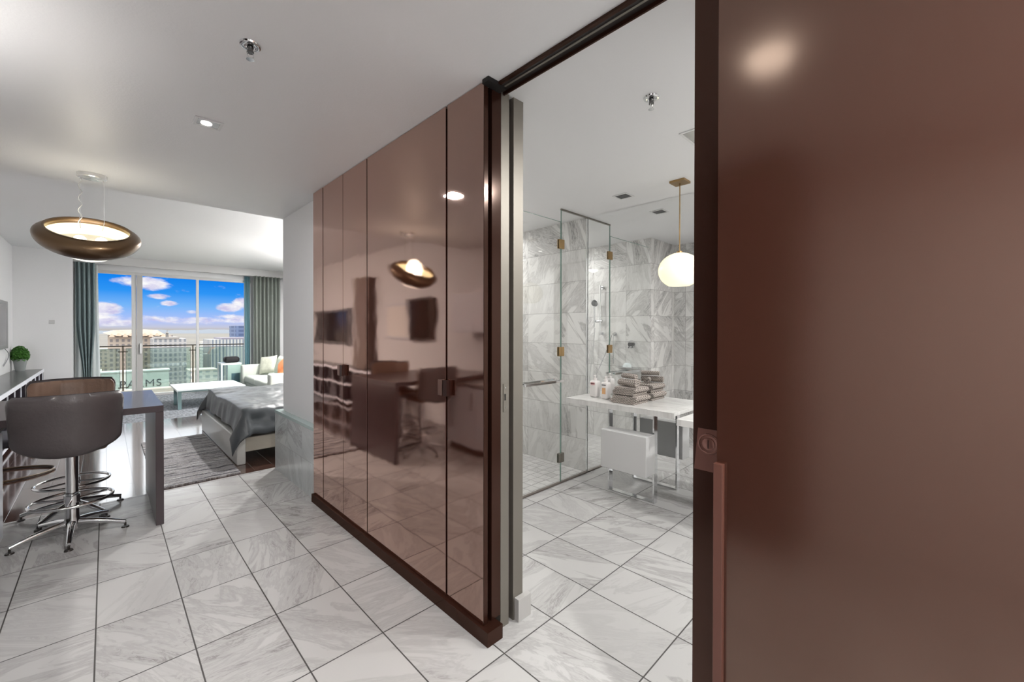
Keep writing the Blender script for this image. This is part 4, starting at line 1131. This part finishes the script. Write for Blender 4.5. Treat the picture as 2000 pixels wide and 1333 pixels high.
# hotel with pale stepped roofs and spire
t = thing('hotel_tower', 'tan hotel block with pale pitched roof at the left, beyond the railing', 'building', (16, 410, GZ))
obj('wall', box(1, 36, 400, 430, GZ, -2.2), FB[0], t)
bm = poly(bmesh.new(), [(-1.5, 398, -.4), (3, 398, -2.2), (32, 398, -2.2), (27, 398, 1.6), (20, 398, 2.2), (4, 398, 1.4)], 30, (0, 1, 0))
obj('roof', bm, mat('pale_roof', rgb(214, 200, 184), .7, var=.1, vscale=.3), t)
for k in range(9):
    xk = 3.0 + k * 3.4
    bm = cyl(bmesh.new(), (xk, 396, -3.2 + .6 * (k % 2)), 1.5, 2.2, (0, 0, 1), 12, .3); obj('dormer', bm, mat('dormer_tan', rgb(176, 152, 132), .8), t)
t = thing('casino_block', 'long grey block with window grid and small spire in mid city', 'building', (38, 390, GZ))
obj('wall', box(22.5, 40.3, 366, 390, GZ, -4.3), FB[1], t)
obj('parapet', box(23.4, 36.4, 365.5, 389, -4.29, -3.1), mat('parapet_grey', rgb(150, 144, 140), .8), t)
bm = cyl(bmesh.new(), (30.2, 370, -3.09), .9, 2.6, (0, 0, 1), 12, .7); cyl(bm, (30.2, 370, -.5), 1.3, .9, (0, 0, 1), 12, .3); cyl(bm, (30.2, 370, .4), .2, 1.6, (0, 0, 1), 8, .02)
obj('spire', bm, mat('spire_dark', rgb(112, 108, 104), .7), t)
t = thing('hotel_block', 'wide grey hotel block with vertical piers at the right, behind the railing', 'building', (70, 395, GZ))
obj('wall', box(57, 88, 385, 420, GZ, -5.6), facade('facade_piers', rgb(178, 176, 172), rgb(110, 118, 130), 2.2, 60, .45, .97), t)
obj('roof', box(64, 88, 386, 419, -5.59, -4.3), mat('roof_slate', rgb(128, 122, 132), .8), t)
tag(obj('office_tower', box(80.5, 104, 425, 450, GZ, 5.4), FB[3]), 'blue-grey office tower rising highest at the right of the window view', 'building')
# near building with lettering
sb = thing('sign_building', 'pale low building below the balcony with dark letters on its wall', 'building', (11, 185, GZ))
obj('wall', box(-1.0, 15.1, 180, 184.5, GZ, -11.9), mat('pale_green_wall', rgb(196, 200, 192), .8, var=.05, vscale=.2), sb)
obj('roof_edge', box(-1.3, 15.4, 179.6, 184.8, -11.89, -11.5), mat('roof_edge_white', rgb(226, 226, 222), .7), sb)
def text_mesh(s, size, loc, m, name, parent):
    cu = bpy.data.curves.new(name, 'FONT'); cu.body = s; cu.size = size; cu.extrude = .05; cu.space_character = 1.12
    to = bpy.data.objects.new('tmp', cu); C.objects.link(to)
    dg = bpy.context.evaluated_depsgraph_get(); me = bpy.data.meshes.new_from_object(to.evaluated_get(dg))
    bpy.data.objects.remove(to)
    bm = bmesh.new(); bm.from_mesh(me)
    bmesh.ops.transform(bm, matrix=Matrix.Translation(loc) @ Matrix.Rotation(R(90), 4, 'X'), verts=bm.verts)
    return obj(name, bm, m, parent)
text_mesh('PALMS', 3.3, (2.9, 179.9, -16.9), mat('sign_dark', rgb(58, 64, 66), .7), 'lettering', sb)
# lower blocks of the city
random.seed(11); k = 0
LOWL = ['low rise block between the balcony and the hotels']
lows = [(-30, 260, 20, 20, 14, 2), (-8, 330, 12, 20, 20, 0), (18, 300, 13, 18, 14, 2), (34, 262, 16, 16, 10, 1), (52, 250, 14, 18, 13, 2), (66, 300, 16, 16, 17, 0), (44, 330, 14, 16, 18, 2), (-20, 210, 14, 14, 12, 1), (26, 205, 10, 14, 9, 2), (40, 190, 12, 12, 8, 0), (84, 280, 16, 20, 20, 1), (100, 350, 20, 20, 26, 2), (-60, 380, 30, 30, 25, 1), (20, 520, 60, 30, 26, 0), (100, 560, 50, 30, 30, 2)]
desc = ['pale low block far left of the view', 'tan low block before the spired hotel', 'pale low block behind the lettered building', 'grey low block right of the lettered building', 'pale flat roof block in the middle of the window view', 'tan block below the wide grey hotel', 'pale block in front of the spired block', 'grey flat roof block at the left below the railing', 'small pale block just right of the lettered wall', 'small tan block right of the lettered wall', 'grey block below the blue tower', 'pale block beyond the blue tower', 'grey block far off at the left edge', 'long tan block behind the spired hotel', 'long pale block behind the wide hotel']
for (x, y, w, d_, h, mi), ds in zip(lows, desc):
    t = thing('low_building', ds, 'building', (x, y, GZ), 'low city blocks below the balcony')
    obj('wall', box(x - w / 2, x + w / 2, y - d_ / 2, y + d_ / 2, GZ, GZ + h), FB[mi], t)
    obj('roof', box(x - w / 2 - .3, x + w / 2 + .3, y - d_ / 2 - .3, y + d_ / 2 + .3, GZ + h + .01, GZ + h + .8), mat('flat_roof', rgb(196, 188, 176), .8) if 'flat_roof' not in bpy.data.materials else bpy.data.materials['flat_roof'], t)
# trees
TREE = mat('dusty_green_tree', rgb(84, 108, 84), .9, var=.4, vscale=.6)
random.seed(21); k = 0
tspots = [(-4, 215), (3, 232), (10, 240), (19, 222), (22, 238), (30, 228), (36, 222), (44, 214), (49, 232), (58, 236), (17, 262), (28, 276), (-10, 270), (0, 290), (60, 270), (73, 262)]
for (x, y) in tspots:
    s = random.uniform(2.6, 4.2)
    t = thing('tree', 'dusty green street tree below the balcony', 'tree', (x, y, GZ), 'street trees in the city')
    bm = bmesh.new(); bmesh.ops.create_icosphere(bm, subdivisions=3, radius=s, matrix=Matrix.Translation((x, y, GZ + 3 + s)))
    for v in bm.verts: v.co += Vector(noise.noise_vector(v.co * .5)) * s * .35
    obj('crown', bm, TREE, t, smooth=60)
    obj('trunk', cyl(bmesh.new(), (x, y, GZ), .4, 4, (0, 0, 1), 8), BRASS if False else DARKMETAL, t)
# hills on the horizon
bm = bmesh.new(); A, B = [], []
for k in range(121):
    x = -3500 + k * 60; h = 55 + 50 * noise.noise(Vector((k * .11, 0, 0))) + 26 * noise.noise(Vector((k * .37, 3, 0))) - 70
    A.append(bm.verts.new((x, 7000, GZ - 4))); B.append(bm.verts.new((x, 7600, h + 20)))
D_ = [bm.verts.new((v.co.x, 8400, GZ - 4)) for v in A]
for k in range(120):
    bm.faces.new((A[k], A[k + 1], B[k + 1], B[k])); bm.faces.new((B[k], B[k + 1], D_[k + 1], D_[k]))
struct('hills', bm, mat('hazy_hills', rgb(92, 98, 106), 1), smooth=60)

for o in bpy.data.objects:
    if '_local' in o: del o['_local']
